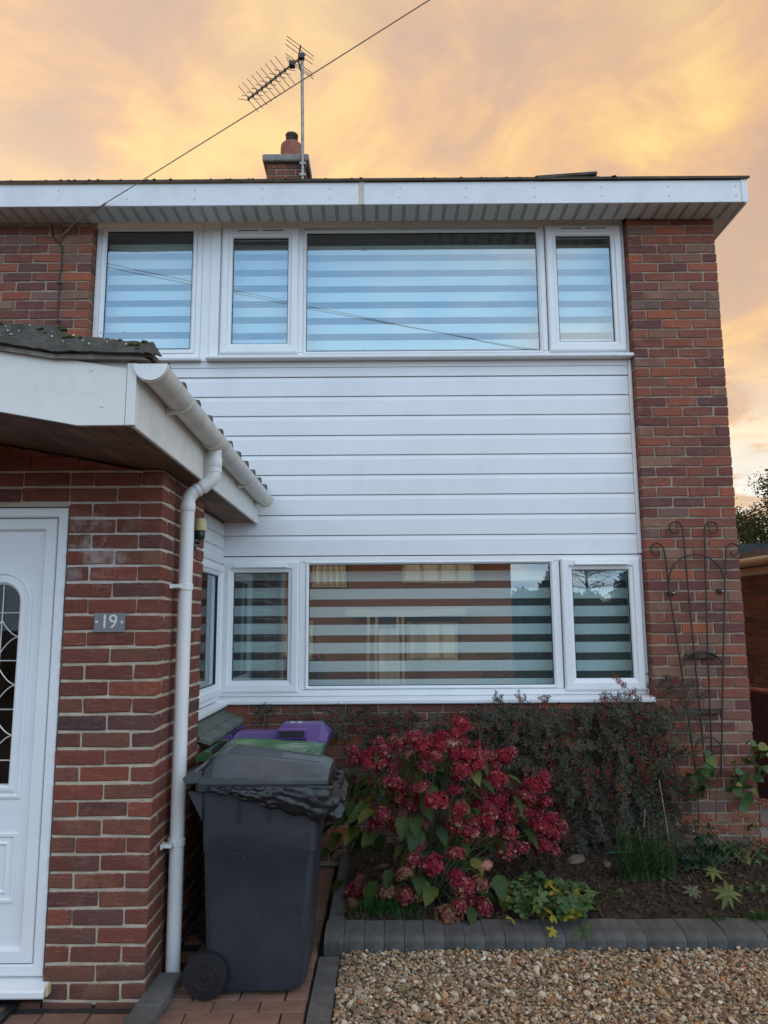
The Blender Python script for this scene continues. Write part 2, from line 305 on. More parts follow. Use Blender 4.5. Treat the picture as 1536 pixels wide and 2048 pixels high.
leaf_mat('gravel_mat', [(0, (0.530, 0.395, 0.248)), (0.09, (0.254, 0.137, 0.065)), (0.20, (0.715, 0.603, 0.446)), (0.30, (0.115, 0.077, 0.050)), (0.40, (0.461, 0.274, 0.129)), (0.50, (0.184, 0.131, 0.089)), (0.60, (0.599, 0.450, 0.268)), (0.69, (0.415, 0.164, 0.060)), (0.78, (0.276, 0.186, 0.119)), (0.87, (0.668, 0.548, 0.396)), (0.94, (0.149, 0.088, 0.055)), (1, (0.765, 0.739, 0.634))], 0.7, 0.0, by='isl')

def glass_mat(name='glass', ior=2.7):
    ma = bpy.data.materials.new(name); ma.use_nodes = True; t = NT(ma.node_tree); t.n.clear()
    fr = t.node('ShaderNodeFresnel', i_IOR=ior); gb = t.node('ShaderNodeNewGeometry'); rf = t.math('MULTIPLY', fr.outputs[0], t.math('SUBTRACT', 1.0, gb.outputs['Backfacing']))
    tr = t.node('ShaderNodeBsdfTransparent', i_Color=(0.87, 0.925, 0.92, 1)); gl = t.node('ShaderNodeBsdfGlossy', i_Roughness=0.0, i_Color=(0.89, 0.95, 1.0, 1))
    bp = t.node('ShaderNodeBump', i_Strength=0.10); bp.inputs['Distance'].default_value = 0.004; t.l.new(t.noise(gb.outputs['Position'], 2.6, 1, 0.4), bp.inputs['Height']); t.l.new(bp.outputs[0], gl.inputs['Normal'])
    mx = t.node('ShaderNodeMixShader'); t.l.new(rf, mx.inputs[0]); t.l.new(tr.outputs[0], mx.inputs[1]); t.l.new(gl.outputs[0], mx.inputs[2])
    o = t.node('ShaderNodeOutputMaterial'); t.l.new(mx.outputs[0], o.inputs[0]); M[name] = ma
glass_mat(); glass_mat('door_glass', 1.45)
def sheer_mat():
    ma = bpy.data.materials.new('sheer'); ma.use_nodes = True; t = NT(ma.node_tree); t.n.clear()
    d = t.node('ShaderNodeBsdfDiffuse', i_Color=(0.42, 0.45, 0.46, 1)); tr = t.node('ShaderNodeBsdfTransparent')
    mx = t.node('ShaderNodeMixShader', i_0=0.24); t.l.new(tr.outputs[0], mx.inputs[1]); t.l.new(d.outputs[0], mx.inputs[2])
    o = t.node('ShaderNodeOutputMaterial'); t.l.new(mx.outputs[0], o.inputs[0]); M['sheer'] = ma
sheer_mat()
mat('acrylic', (0.20, 0.21, 0.22), 0.12)

# ------------------------------------------------------------------ mesh + object helpers
class MB:
    def __init__(s): s.v = []; s.f = []
    def add(s, vs, fs):
        o = len(s.v); s.v.extend([tuple(map(float, p)) for p in vs]); s.f.extend([tuple(i+o for i in f) for f in fs]); return s
    def box(s, x0, x1, y0, y1, z0, z1):
        if x0 > x1: x0, x1 = x1, x0
        if y0 > y1: y0, y1 = y1, y0
        if z0 > z1: z0, z1 = z1, z0
        return s.add([(x0,y0,z0),(x1,y0,z0),(x1,y1,z0),(x0,y1,z0),(x0,y0,z1),(x1,y0,z1),(x1,y1,z1),(x0,y1,z1)],
            [(0,3,2,1),(4,5,6,7),(0,1,5,4),(1,2,6,5),(2,3,7,6),(3,0,4,7)])
    def cbox(s, x0, x1, y0, y1, z0, z1, b=0.003, jit=0.0, rnd=None):
        """chamfered box, 44 triangles"""
        bm = bmesh.new(); bmesh.ops.create_cube(bm, size=1.0)
        for v in bm.verts:
            v.co = Vector(((x0+x1)/2+v.co.x*(x1-x0), (y0+y1)/2+v.co.y*(y1-y0), (z0+z1)/2+v.co.z*(z1-z0)))
            if jit: v.co += Vector([rnd.uniform(-jit, jit) for _ in range(3)])
        bmesh.ops.bevel(bm, geom=bm.edges[:], offset=b, segments=1, affect='EDGES', profile=0.5)
        bm.verts.index_update()
        s.add([v.co for v in bm.verts], [[v.index for v in f.verts] for f in bm.faces]); bm.free(); return s
    def prism(s, poly, axis, a, b):
        """polygon (2-D, counter-clockwise in the plane) extruded along axis from a to b"""
        def P(p, h): return {'x': (h, p[0], p[1]), 'y': (p[0], h, p[1]), 'z': (p[0], p[1], h)}[axis]
        n = len(poly)
        return s.add([P(p, a) for p in poly]+[P(p, b) for p in poly], [tuple(range(n-1, -1, -1)), tuple(range(n, 2*n))]+[(i, (i+1) % n, (i+1) % n+n, i+n) for i in range(n)])
    def ring(s, x0, x1, z0, z1, prof, closed=True):
        """mitred frame round a rectangle; prof = [(inset, y)...] a closed loop"""
        n = len(prof); vs = []
        for d, y in prof: vs += [(x0+d, y, z0+d), (x1-d, y, z0+d), (x1-d, y, z1-d), (x0+d, y, z1-d)]
        fs = []
        for i in range(n if closed else n-1):
            j = (i+1) % n
            for k in range(4): fs.append((i*4+k, i*4+(k+1) % 4, j*4+(k+1) % 4, j*4+k))
        return s.add(vs, fs)
    def tube(s, pts, r, seg=8, cap=True):
        pts = [Vector(p) for p in pts]; n = len(pts)
        rs = r if isinstance(r, (list, tuple)) else [r]*n
        o = len(s.v); d = (pts[1]-pts[0]).normalized(); up = Vector((0,0,1)) if abs(d.z) < 0.9 else Vector((1,0,0))
        a = d.cross(up).normalized()
        for i, p in enumerate(pts):
            d = (pts[min(i+1, n-1)]-pts[max(i-1, 0)]).normalized()
            a = (a-d*a.dot(d)).normalized(); b = d.cross(a)
            for k in range(seg):
                t_ = 2*math.pi*k/seg; s.v.append(tuple(p+(a*math.cos(t_)+b*math.sin(t_))*rs[i]))
        for i in range(n-1):
            for k in range(seg): s.f.append((o+i*seg+k, o+i*seg+(k+1) % seg, o+(i+1)*seg+(k+1) % seg, o+(i+1)*seg+k))
        if cap: s.f.append(tuple(o+k for k in range(seg-1, -1, -1))); s.f.append(tuple(o+(n-1)*seg+k for k in range(seg)))
        return s
    def lathe(s, prof, c, axis='z', seg=20):
        """prof = [(r, h)...] revolved about axis through c"""
        o = len(s.v)
        for r, h in prof:
            for k in range(seg):
                t_ = 2*math.pi*k/seg; a, b = r*math.cos(t_), r*math.sin(t_)
                p = {'z': (a, b, h), 'y': (a, h, b), 'x': (h, a, b)}[axis]
                s.v.append((c[0]+p[0], c[1]+p[1], c[2]+p[2]))
        for i in range(len(prof)-1):
            for k in range(seg): s.f.append((o+i*seg+k, o+i*seg+(k+1) % seg, o+(i+1)*seg+(k+1) % seg, o+(i+1)*seg+k))
        s.f.append(tuple(o+k for k in range(seg-1, -1, -1))); s.f.append(tuple(o+(len(prof)-1)*seg+k for k in range(seg)))
        return s
    def xf(s, fn): s.v = [tuple(fn(Vector(p))) for p in s.v]; return s
    def mesh(s, name, off=(0,0,0), smooth=False):
        me = bpy.data.meshes.new(name)
        me.from_pydata([(p[0]-off[0], p[1]-off[1], p[2]-off[2]) for p in s.v], [], s.f)
        bm = bmesh.new(); bm.from_mesh(me); bmesh.ops.recalc_face_normals(bm, faces=bm.faces); bm.to_mesh(me); bm.free()
        if smooth:
            me.polygons.foreach_set('use_smooth', [True]*len(me.polygons)); 
            if smooth != 'all':
                try: me.set_sharp_from_angle(angle=R_(smooth if smooth is not True else 40))
                except Exception: pass
        me.update(); return me
OFF = {}
def tag(o, label=None, cat=None, group=None, kind=None):
    if label: o['label'] = label
    if cat: o['category'] = cat
    if group: o['group'] = group
    if kind: o['kind'] = kind
    return o
def thing(name, loc, label, cat, group=None):
    o = bpy.data.objects.new(name, None); col.objects.link(o); o.location = loc; o.empty_display_size = 0.1
    OFF[o] = tuple(loc); return tag(o, label, cat, group)
def obj(name, mb, material, parent=None, smooth=False, loc=None):
    """one mesh object; vertices given in world metres, origin at its parent's origin (or loc)"""
    off = OFF[parent] if parent is not None else (loc or (0, 0, 0))
    me = mb.mesh(name, off, smooth); me.materials.append(M[material] if isinstance(material, str) else material)
    o = bpy.data.objects.new(name, me); col.objects.link(o)
    if parent is not None: o.parent = parent
    else: o.location = off
    OFF[o] = off; return o
def inst(name, me, parent, loc, rot=(0,0,0), scale=1.0):
    """one more object that shares a mesh"""
    o = bpy.data.objects.new(name, me); col.objects.link(o); off = OFF[parent] if parent is not None else (0,0,0)
    if parent is not None: o.parent = parent
    o.location = (loc[0]-off[0], loc[1]-off[1], loc[2]-off[2]); o.rotation_euler = rot
    o.scale = (scale,)*3 if isinstance(scale, (int, float)) else scale
    return o
_bm = {}
def brick_mesh(w_, d, h, material, var):
    k = (round(w_, 3), round(d, 3), round(h, 3), material, var)
    if k not in _bm:
        r = random.Random(repr(k))
        mb = MB().cbox(-w_/2, w_/2, -d/2, d/2, -h/2, h/2, b=0.0042, jit=0.0032, rnd=r)
        me = mb.mesh('brick'); me.materials.append(M[material]); _bm[k] = me
    return _bm[k]
def brick(parent, material, x0, x1, y0, y1, z0, z1, jy=0.0):
    me = brick_mesh(x1-x0, y1-y0, z1-z0, material, rng.randrange(5))
    return inst('brick', me, parent, ((x0+x1)/2+rng.uniform(-.0015, .0015), (y0+y1)/2+rng.uniform(-jy, jy), (z0+z1)/2+rng.uniform(-.0015, .0015)), (rng.uniform(-.004, .004),)*1+(rng.uniform(-.006, .006), rng.uniform(-.006, .006)))

# ================================================================== SETTING: ground
def brick_tex(name, c1, c2, mortar):
    ma = bpy.data.materials.new(name); ma.use_nodes = True; t = NT(ma.node_tree); b = t.n['Principled BSDF']
    pos = t.node('ShaderNodeNewGeometry').outputs['Position']
    s = t.node('ShaderNodeSeparateXYZ'); t.l.new(pos, s.inputs[0])
    cb = t.node('ShaderNodeCombineXYZ'); t.l.new(t.math('ADD', s.outputs[0], s.outputs[1]), cb.inputs[0]); t.l.new(s.outputs[2], cb.inputs[1])
    br = t.node('ShaderNodeTexBrick'); t.l.new(cb.outputs[0], br.inputs['Vector'])
    br.inputs['Color1'].default_value = (*c1, 1); br.inputs['Color2'].default_value = (*c2, 1); br.inputs['Mortar'].default_value = (*mortar, 1)
    br.inputs['Scale'].default_value = 1.0; br.inputs['Brick Width'].default_value = 0.225; br.inputs['Row Height'].default_value = 0.075; br.inputs['Mortar Size'].default_value = 0.006
    t.l.new(br.outputs[0], b.inputs['Base Color']); b.inputs['Roughness'].default_value = 0.9
    bp = t.node('ShaderNodeBump', i_Strength=0.4); bp.inputs['Distance'].default_value = 0.01; bp.invert = True; t.l.new(br.outputs['Fac'], bp.inputs['Height']); t.l.new(bp.outputs[0], b.inputs['Normal'])
    M[name] = ma
brick_tex('brick_far', (0.36, 0.13, 0.07), (0.28, 0.10, 0.055), (0.30, 0.24, 0.18))
brick_tex('brick_far_tan', (0.21, 0.105, 0.05), (0.16, 0.08, 0.04), (0.12, 0.08, 0.05))

def gz(y):   # the street falls away behind the photographer
    return -0.05 if y > -6 else (-0.75 if y < -16 else -0.05-0.70*(-6-y)/10.0)
ys = [400, 60, 12, 4, 0, -3, -6, -8, -10, -12, -14, -16, -20, -26, -40, -90, -400]; xs = [-400, -90, -40, -20, -10, -5, 0, 5, 10, 20, 40, 90, 400]
g = MB(); g.v = [(x, y, gz(y)-0.02) for y in ys for x in xs]; nx = len(xs)
g.f = [(i*nx+j, i*nx+j+1, (i+1)*nx+j+1, (i+1)*nx+j) for i in range(len(ys)-1) for j in range(nx-1)]
tag(obj('ground', g, 'asphalt'), kind='structure')
# far pavement strip in front of the opposite houses
tag(obj('pavement', MB().box(-60, 60, -21.5, -19.5, -0.9, -0.68), 'pavement'), kind='structure')

# ================================================================== HOUSE
HOUSE = thing('house', (-2.4, 0.1, 0.0), 'red brick two-storey house front with white horizontal cladding between wide white windows', 'house')
FB, JB = 0.215, 0.010
pier = obj('brick_wall', MB().box(-0.661, -0.004, 0.007, 0.30, 0.0, 4.66), 'mortar_house', HOUSE)
PZ = 4.531
def courses(parent, material, zref, j0, j1, rows, y0, jy=0.0015):
    for j in range(j0, j1):
        zt = zref-0.075*j-0.005; zb = zt-0.065
        for a, b, d in rows(j): brick(parent, material, a, b, y0, y0+d, zb, zt, jy)
def pier_rows(j):
    if j % 2: return [(-0.665, -0.45, .1025), (-0.44, -0.225, .1025), (-0.215, 0.0, .1025)]
    return [(-0.665, -0.5625, .215), (-0.5525, -0.3375, .1025), (-0.3275, -0.1125, .1025), (-0.1025, 0.0, .215)]
courses(pier, 'brick_house', PZ, -1, 60, pier_rows, 0.0)
for a, b in ((-.665, -.5625), (-.5525, -.3375), (-.3275, -.1125), (-.1025, 0)): brick(pier, 'brick_house', a, b, 0.0, .1025, 4.611, 4.657)
# wall left of the first-floor windows
ulw = obj('brick_wall', MB().box(-6.4, -4.749, 0.007, 0.30, 2.2, 4.66), 'mortar_house', HOUSE)
def ul_rows(j):
    out = []; x = -4.745
    if j % 2: out.append((x-.1025, x, .215)); x -= .1125
    while x > -5.62: out.append((x-.215, x, .1025)); x -= .225
    return out
courses(ulw, 'brick_house', 4.565, -1, 14, ul_rows, 0.0)
# wall under the ground-floor window
lw = obj('brick_wall', MB().box(-3.60, -0.668, 0.007, 0.30, 0.0, 1.064), 'mortar_house', HOUSE)
mbs = MB(); 
for j in range(46, 60):
    zt = PZ-0.075*j-0.005; x = -0.675 if j % 2 else -0.675+0.0
    first = True
    while x > -3.6:
        wd = .1025 if (first and not j % 2) else .215; first = False
        if j == 46 and zt > 1.06: zt = 1.06
        if j <= 47 and x-wd > -3.5: brick(lw, 'brick_house', x-wd, x, 0.0, .1025, zt-.065 if j > 46 else PZ-.075*47+.005, zt, .0015)
        else: mbs.cbox(x-wd, x, rng.uniform(-.0015, .0015), .1025, zt-.065, zt, .003)
        x -= wd+.01
tag(obj('lower_brickwork', mbs, 'brick_house_run', lw), kind='stuff')
# gable wall on the far side and the inner shell
obj('gable_wall', MB().prism([(0.31, 0.0), (7.0, 0.0), (7.0, 4.66), (3.6, 6.2), (0.31, 4.80)], 'x', -0.28, -0.006), 'brick_far', HOUSE)
obj('back_wall', MB().box(-6.4, -0.29, 6.9, 7.0, 0, 4.66), 'brick_far', HOUSE)
sh = MB(); sh.box(-6.4, -0.29, 3.6, 3.7, 0.02, 4.70); sh.box(-6.4, -6.3, 0.31, 3.59, 0.02, 4.70); sh.box(-0.40, -0.29, 0.31, 3.59, 0.02, 4.70)
sh.box(-6.29, -0.41, 0.31, 3.59, 2.30, 2.50); sh.box(-6.29, -0.41, 0.31, 3.59, 4.72, 4.74); sh.box(-6.29, -0.41, 0.31, 3.59, 0.02, 0.06)
tag(obj('interior_wall', sh, 'interior', HOUSE), kind='stuff')
obj('inner_panel', MB().box(-4.74, -0.668, 0.125, 0.30, 2.115, 3.60), 'interior', HOUSE)

# ---- cladding boards
for i in range(-1, 9):
    zt = 3.4525-0.15*i; zb = zt-0.15
    if i == -1: zt = 3.528
    x0 = -4.745 if zb > 2.45 else -3.706
    pr = [(0.122, zb+.001), (0.101, zb+.001), (0.099, zb+.003), (0.090, zb+.004), (0.090, zt-.034), (0.0925, zt-.026), (0.0985, zt-.002), (0.122, zt-.001)]
    if i == -1: pr = [(0.122, zb+.001), (0.102, zb+.005), (0.090, zb+.006), (0.090, zt), (0.122, zt)]
    obj('cladding_board', MB().prism(pr, 'x', x0, -0.694), 'cladding', HOUSE)
obj('cladding_trim', MB().box(-4.745, -0.694, .084, .122, 3.530, 3.574), 'cladding', HOUSE)
obj('edge_trim', MB().cbox(-0.692, -0.667, .072, .122, 2.106, 3.573, .004), 'upvc', HOUSE)
obj('base_trim', MB().box(-3.706, -0.667, .094, .122, 2.0985, 2.1015), 'gasket', HOUSE)

# ---- windows
def sash_ring(x0, x1, z0, z1, yf=0.058, yb=0.125, wd=0.083):
    return MB().ring(x0, x1, z0, z1, [(0, yb), (0, yf+.012), (0.008, yf+.002), (0.014, yf), (0.050, yf), (0.058, yf+.010), (0.078, yf+.016), (wd, yf+.030), (wd, yb)])
def pane_at(parent, x0, x1, z0, z1, y, X=None):
    g = obj('gasket', MB().ring(x0-.004, x1+.004, z0-.004, z1+.004, [(0, y-.004), (0.0075, y-.004), (0.0075, y+.01), (0, y+.01)]), 'gasket', parent)
    return obj('pane', MB().box(x0, x1, y, y+.006, z0, z1), 'glass', parent)
def opening_sash(win, x0, x1, z0, z1, vent='hood'):
    s = obj('sash', sash_ring(x0, x1, z0, z1), 'upvc', win)
    gp = 0.083
    obj('gasket', MB().ring(x0+gp-.004, x1-gp+.004, z0+gp-.004, z1-gp+.004, [(0, .088), (.0075, .088), (.0075, .105), (0, .105)]), 'gasket', win)
    obj('pane', MB().box(x0+gp-.002, x1-gp+.002, .098, .104, z0+gp-.002, z1-gp+.002), 'glass', win)
    xc = (x0+x1)/2; zc_ = z1-0.036
    if vent == 'hood':
        obj('trickle_vent', MB().prism([(.0575, zc_+.012), (.040, zc_+.006), (.036, zc_-.010), (.0575, zc_-.012)], 'x', xc-.19, xc+.19), 'upvc', win)
    else:
        obj('trickle_vent', MB().cbox(xc-.19, xc+.19, .048, .0575, zc_-.009, zc_+.009, .003), 'upvc', win)
        for k in (-1, 1): obj('vent_slot', MB().box(xc+k*.095-.08, xc+k*.095+.08, .0465, .0478, zc_-.0045, zc_+.0025), 'gasket', win)
def fixed_light(win, x0, x1, z0, z1):
    obj('glazing_bead', MB().ring(x0-.022, x1+.022, z0-.022, z1+.022, [(0, .0845), (.004, .078), (.010, .078), (.022, .092), (.022, .11), (0, .11)]), 'upvc', win)
    obj('gasket', MB().ring(x0-.003, x1+.003, z0-.003, z1+.003, [(0, .093), (.007, .093), (.007, .108), (0, .108)]), 'gasket', win)
    obj('pane', MB().box(x0-.0025, x1+.0025, .100, .106, z0-.0025, z1+.0025), 'glass', win)
def frame_of(x0, x1, z0, z1, side=0.055, yb=0.15):
    return MB().ring(x0, x1, z0, z1, [(0, yb), (0, .089), (.004, .085), (side-.006, .085), (side, .092), (side, yb)])
# ground floor
gw = obj('window', frame_of(-3.715, -0.667, 1.11, 2.098, .045), 'upvc', HOUSE)
for x in (-3.125, -1.292): obj('mullion', MB().box(x-.021, x+.021, .086, .149, 1.156, 2.053), 'upvc', gw)
opening_sash(gw, -3.705, -3.148, 1.140, 2.066); fixed_light(gw, -3.080, -1.335, 1.180, 2.040); opening_sash(gw, -1.262, -0.690, 1.140, 2.072)
obj('window_sill', MB().prism([(.088, 1.108), (.088, 1.066), (-.030, 1.066), (-.034, 1.072), (-.034, 1.090), (-.026, 1.097)], 'x', -3.735, -0.667), 'upvc', gw)
# first floor, wide window
uw = obj('window', frame_of(-3.778, -0.667, 3.615, 4.718, .035), 'upvc', HOUSE)
for x in (-3.160, -1.302): obj('mullion', MB().box(x-.018, x+.018, .086, .149, 3.651, 4.682), 'upvc', uw)
obj('head_rail', MB().box(-3.741, -0.704, .087, .148, 4.655, 4.682), 'upvc', uw)
opening_sash(uw, -3.768, -3.178, 3.634, 4.654, 'slot'); fixed_light(uw, -3.118, -1.344, 3.655, 4.612); opening_sash(uw, -1.276, -0.692, 3.634, 4.654, 'slot')
obj('window_sill', MB().prism([(.088, 3.613), (.088, 3.577), (.010, 3.577), (.006, 3.583), (.006, 3.597), (.014, 3.603)], 'x', -3.86, -0.630), 'upvc', uw)
obj('sill_end_cap', MB().cbox(-0.629, -0.622, .002, .060, 3.574, 3.607, .002), 'upvc', uw)
# first floor, single window
ew = obj('window', frame_of(-4.743, -3.920, 3.602, 4.718, .045), 'upvc', HOUSE)
obj('glazing_bead', MB().ring(-4.699, -3.964, 3.645, 4.675, [(0, .086), (.003, .078), (.022, .078), (.035, .092), (.035, .12), (0, .12)]), 'upvc', ew)
pane_at(ew, -4.662, -4.001, 3.684, 4.637, .100)
obj('window_sill', MB().prism([(.086, 3.601), (.086, 3.577), (.030, 3.577), (.027, 3.592)], 'x', -4.743, -3.905), 'upvc', ew)
obj('post_panel', MB().cbox(-3.918, -3.780, .080, .14, 3.577, 4.718, .003), 'upvc', HOUSE)
obj('post_trim', MB().cbox(-3.852, -3.781, .070, .0795, 3.618, 4.718, .003), 'upvc', HOUSE)

# ---- blinds: day-and-night roller blinds with closed cloth bands and sheer bands between
def blind(x0, x1, z0, z1, zs, label, head=0.045, y=0.235):
    b = thing('roller_blind', ((x0+x1)/2, y, z0), label, 'blind', 'day-and-night blinds behind the windows')
    obj('head_rail', MB().cbox(x0, x1, y-.03, y+.05, z1-head, z1, .006), 'blind_rail', b)
    z = zs
    while z < z1-head: z += 0.131
    top = z1-head-.001; z = z
    edges = []
    while z > z0-.2:
        edges.append((z+.0275, z-.0275, 'sheer')); edges.append((z-.0275, z-.131+.0275, 'cloth')); z -= .131
    for a, c, k in edges:
        a = min(a, top); c = max(c, z0)
        if a-c < .004: continue
        if k == 'cloth': obj('cloth_band', MB().box(x0, x1, y-.0015, y+.0015, c, a), 'blind', b)
        else: 
            obj('sheer_band', MB().add([(x0, y, c), (x1, y, c), (x1, y, a), (x0, y, a)], [(0, 1, 2, 3)]), 'sheer', b)
    obj('bottom_bar', MB().cbox(x0, x1, y-.012, y+.012, z0-.022, z0-.001, .004), 'blind', b)
zl = float(onY(700, 1170.6, .235)[2])
blind(-3.70, -3.16, 1.10, 2.16, zl+.012, 'zebra blind in the narrow left light of the ground-floor window', .03)
blind(-3.11, -1.30, 1.10, 2.16, zl, 'wide zebra blind behind the big ground-floor pane reflecting the houses opposite', .03)
blind(-1.26, -0.68, 1.10, 2.16, zl-.004, 'zebra blind in the narrow right light of the ground-floor window', .03)
blind(-3.76, -3.19, 3.56, 4.655, float(onY(520, 515, .235)[2]), 'zebra blind in the narrow first-floor light next to the wide pane, left side')
blind(-3.145, -1.315, 3.56, 4.665, float(onY(800, 516, .235)[2]), 'wide zebra blind behind the big blue first-floor pane')
blind(-1.27, -0.68, 3.56, 4.655, float(onY(1165, 514, .235)[2]), 'zebra blind in the narrow first-floor light beside the brick pier')
blind(-4.70, -3.96, 3.56, 4.68, float(onY(310, 513.5, .235)[2]), 'zebra blind in the single first-floor window above the porch roof')

# ---- eaves
sb = MB().prism([(0, 0), (.074, 0), (.077, .016), (.082, .016), (.085, .004), (.090, .004), (.093, .016), (.0985, .016), (.0985, .028), (0, .028)], 'y', 0, .222).mesh('soffit_board'); sb.materials.append(M['soffit'])
k = 0
x = 0.040
while x > -6.1:
    inst('soffit_board', sb, HOUSE, (x, -.2235, 4.660)); x -= 0.1; k += 1
obj('soffit_return', MB().box(0.002, .129, .001, 0.9, 4.661, 4.680), 'soffit', HOUSE)
obj('soffit_trim', MB().box(-6.1, -0.668, .001, .149, 4.7195, 4.735), 'soffit', HOUSE)
obj('fascia_board', MB().cbox(-6.3, -2.700, -.241, -.226, 4.655, 4.829, .002), 'fascia', HOUSE)
obj('fascia_board', MB().cbox(-2.668, .110, -.241, -.226, 4.655, 4.829, .002), 'fascia', HOUSE)
obj('fascia_joint', MB().cbox(-2.703, -2.665, -.246, -.2425, 4.653, 4.831, .001), 'old_join', HOUSE)
obj('fascia_corner', MB().cbox(.105, .149, -.247, -.2420, 4.652, 4.832, .001), 'fascia', HOUSE)
obj('barge_board', MB().prism([(-.225, 4.655), (1.2, 4.655), (4.0, 6.28), (4.0, 6.46), (-.225, 4.829)], 'x', .130, .1485), 'fascia', HOUSE)
for px in (118, 254, 390, 525, 660, 800, 932, 1069, 1203, 1337, 1472):
    for pz in (4.706, 4.778):
        X = float(onY(px, 385, -.242)[0])
        obj('screw', MB().lathe([(.0045, -.2440), (.0035, -.2455)], (X+rng.uniform(-.002, .002), 0, pz), 'y', 8), 'screw', HOUSE)
# roof
def slope(y): return 4.842+(y+.255)*math.tan(R_(21))
roof = obj('roof', MB().prism([(-.262, 4.8315), (-.262, 4.850), (3.6, slope(3.6)+.02), (7.3, 4.85), (7.3, 4.83), (3.6, slope(3.6)-.05)], 'x', -6.6, .165), 'roof_slab', HOUSE)
mm = MB()
for i in range(170):
    x_ = rng.uniform(-6, -0.75); y_ = -.262+abs(rng.gauss(0, .02)); r = rng.uniform(.004, .012)*rng.uniform(.5, 1)
    if rng.random() < .5: x_ = rng.choice((-4.9, -4.2, -3.5, -2.9, -2.2, -1.6, -1.1))+rng.gauss(0, .16)
    if x_ > -.7: continue
    pts = [(r, 0), (r*.85, r*.5), (r*.3, r*.8)]
    mm.lathe([(r*1.6, 0), (r*1.3, r*.5), (r*.5, r*.85)], (x_, y_, 4.848), 'z', 6)
tag(obj('moss', mm, 'moss', roof, smooth=True), kind='stuff')
tl = MB().cbox(-.23, .23, -.06, .06, -.012, .012, .004)
Mt = Matrix.Translation((-1.17, -.17, 4.888)) @ Matrix.Rotation(R_(-4.0), 4, 'Y')
obj('ridge_tile', tl.xf(lambda p: Mt @ p), 'tile_roof', roof)
# chimney
ch = obj('chimney', MB().box(-3.853, -3.427, 2.607, 3.193, 5.6, 6.86), 'mortar_house', HOUSE)
for j in range(9):
    zt = 6.862-.075*j; zb = zt-.065
    if j % 2: rw = [(-3.857, -3.7545, 2.6, 2.815), (-3.7445, -3.5355, 2.6, 2.7025), (-3.5255, -3.423, 2.6, 2.815)]; sd_ = [(2.825, 3.04), (3.05, 3.2)]
    else: rw = [(-3.857, -3.645, 2.6, 2.7025), (-3.635, -3.423, 2.6, 2.7025)]; sd_ = [(2.7125, 2.9275), (2.9375, 3.1525)]
    for a, b_, c, d in rw: brick(ch, 'brick_porch', a, b_, c, d, zb, zt)
    for c, d in sd_: brick(ch, 'brick_porch', -3.5255, -3.423, c, d, zb, zt)
obj('chimney_cap', MB().cbox(-3.905, -3.375, 2.55, 3.25, 6.866, 6.955, .012), 'concrete', ch)
obj('chimney_flaunch', MB().lathe([(.19, 6.955), (.13, 6.985)], (-3.61, 2.86, 0), 'z', 16), 'concrete', ch)
pot = obj('chimney_pot', MB().lathe([(.135, 6.96), (.132, 7.22), (.125, 7.255), (.095, 7.27), (.09, 7.29)], (-3.61, 2.86, 0), 'z', 20), 'terracotta', HOUSE, smooth=True)
cw = MB().lathe([(.055, 7.291), (.055, 7.375)], (-3.61, 2.86, 0), 'z', 14)
obj('cowl', cw, 'gasket', pot)
for k in range(5): obj('cowl_ring', MB().lathe([(.071, 7.297+k*.018), (.075, 7.301+k*.018), (.071, 7.305+k*.018)], (-3.61, 2.86, 0), 'z', 16), 'galv', pot, smooth=True)
obj('cowl_cap', MB().lathe([(.078, 7.389), (.074, 7.405), (.03, 7.415)], (-3.61, 2.86, 0), 'z', 16), 'galv', pot, smooth=True)

# aerial on a mast strapped to the chimney
AE = thing('tv_aerial', (-3.435, 2.54, 6.45), 'roof aerial on a tall thin mast strapped to the chimney', 'aerial')
obj('mast', MB().tube([(-3.435, 2.535, 6.45), (-3.447, 2.535, 7.4), (-3.460, 2.535, 8.22)], .019, 10), 'galv', AE, smooth=True)
for z in (6.66, 6.80): obj('mast_bracket', MB().box(-3.47, -3.40, 2.515, 2.599, z, z+.03), 'galv', AE)
b0 = Vector((-3.462, 2.52, 8.16)); b1 = Vector(onZ(497, 198, 8.12)); bd = (b1-b0).normalized(); sdv = bd.cross(Vector((0, 0, 1))).normalized(); upv = Vector((0, 0, 1))
bl = (b1-b0).length
obj('boom', MB().tube([b0-bd*.06, b1], .013, 6), 'aluminium', AE)
obj('clamp', MB().cbox(-.032, .032, -.03, .03, -.034, .034, .006).xf(lambda p: b0+Vector(p)), 'black_plastic', AE)
for k in range(9):
    c = b0+bd*(bl*(0.30+0.0875*k)); 
    hub = obj('element_hub', MB().cbox(-.014, .014, -.014, .014, -.018, .018, .003).xf(lambda p: c+Vector(p)), 'black_plastic', AE)
    for sgn in (1, -1):
        obj('element_rod', MB().tube([c-sdv*.16*1+upv*.16*sgn*.55, c+upv*0.02*sgn, c+sdv*.16+upv*.16*sgn*.55], .0045, 5), 'aluminium', AE)
c = b0+bd*(bl*.17); obj('dipole_box', MB().cbox(-.036, .036, -.036, .036, -.036, .036, .01).xf(lambda p: c+Vector(p)), 'black_plastic', AE)
c = b0+bd*(bl*.06)
for sgn in (1, -1):
    obj('reflector_arm', MB().tube([c, c+upv*.16*sgn-bd*.04], .010, 6), 'black_plastic', AE)
    for q in (.06, .11, .15): obj('reflector_rod', MB().tube([c+upv*q*sgn-bd*.05*q/.2-sdv*.21, c+upv*q*sgn-bd*.05*q/.2+sdv*.21], .0045, 5), 'aluminium', AE)

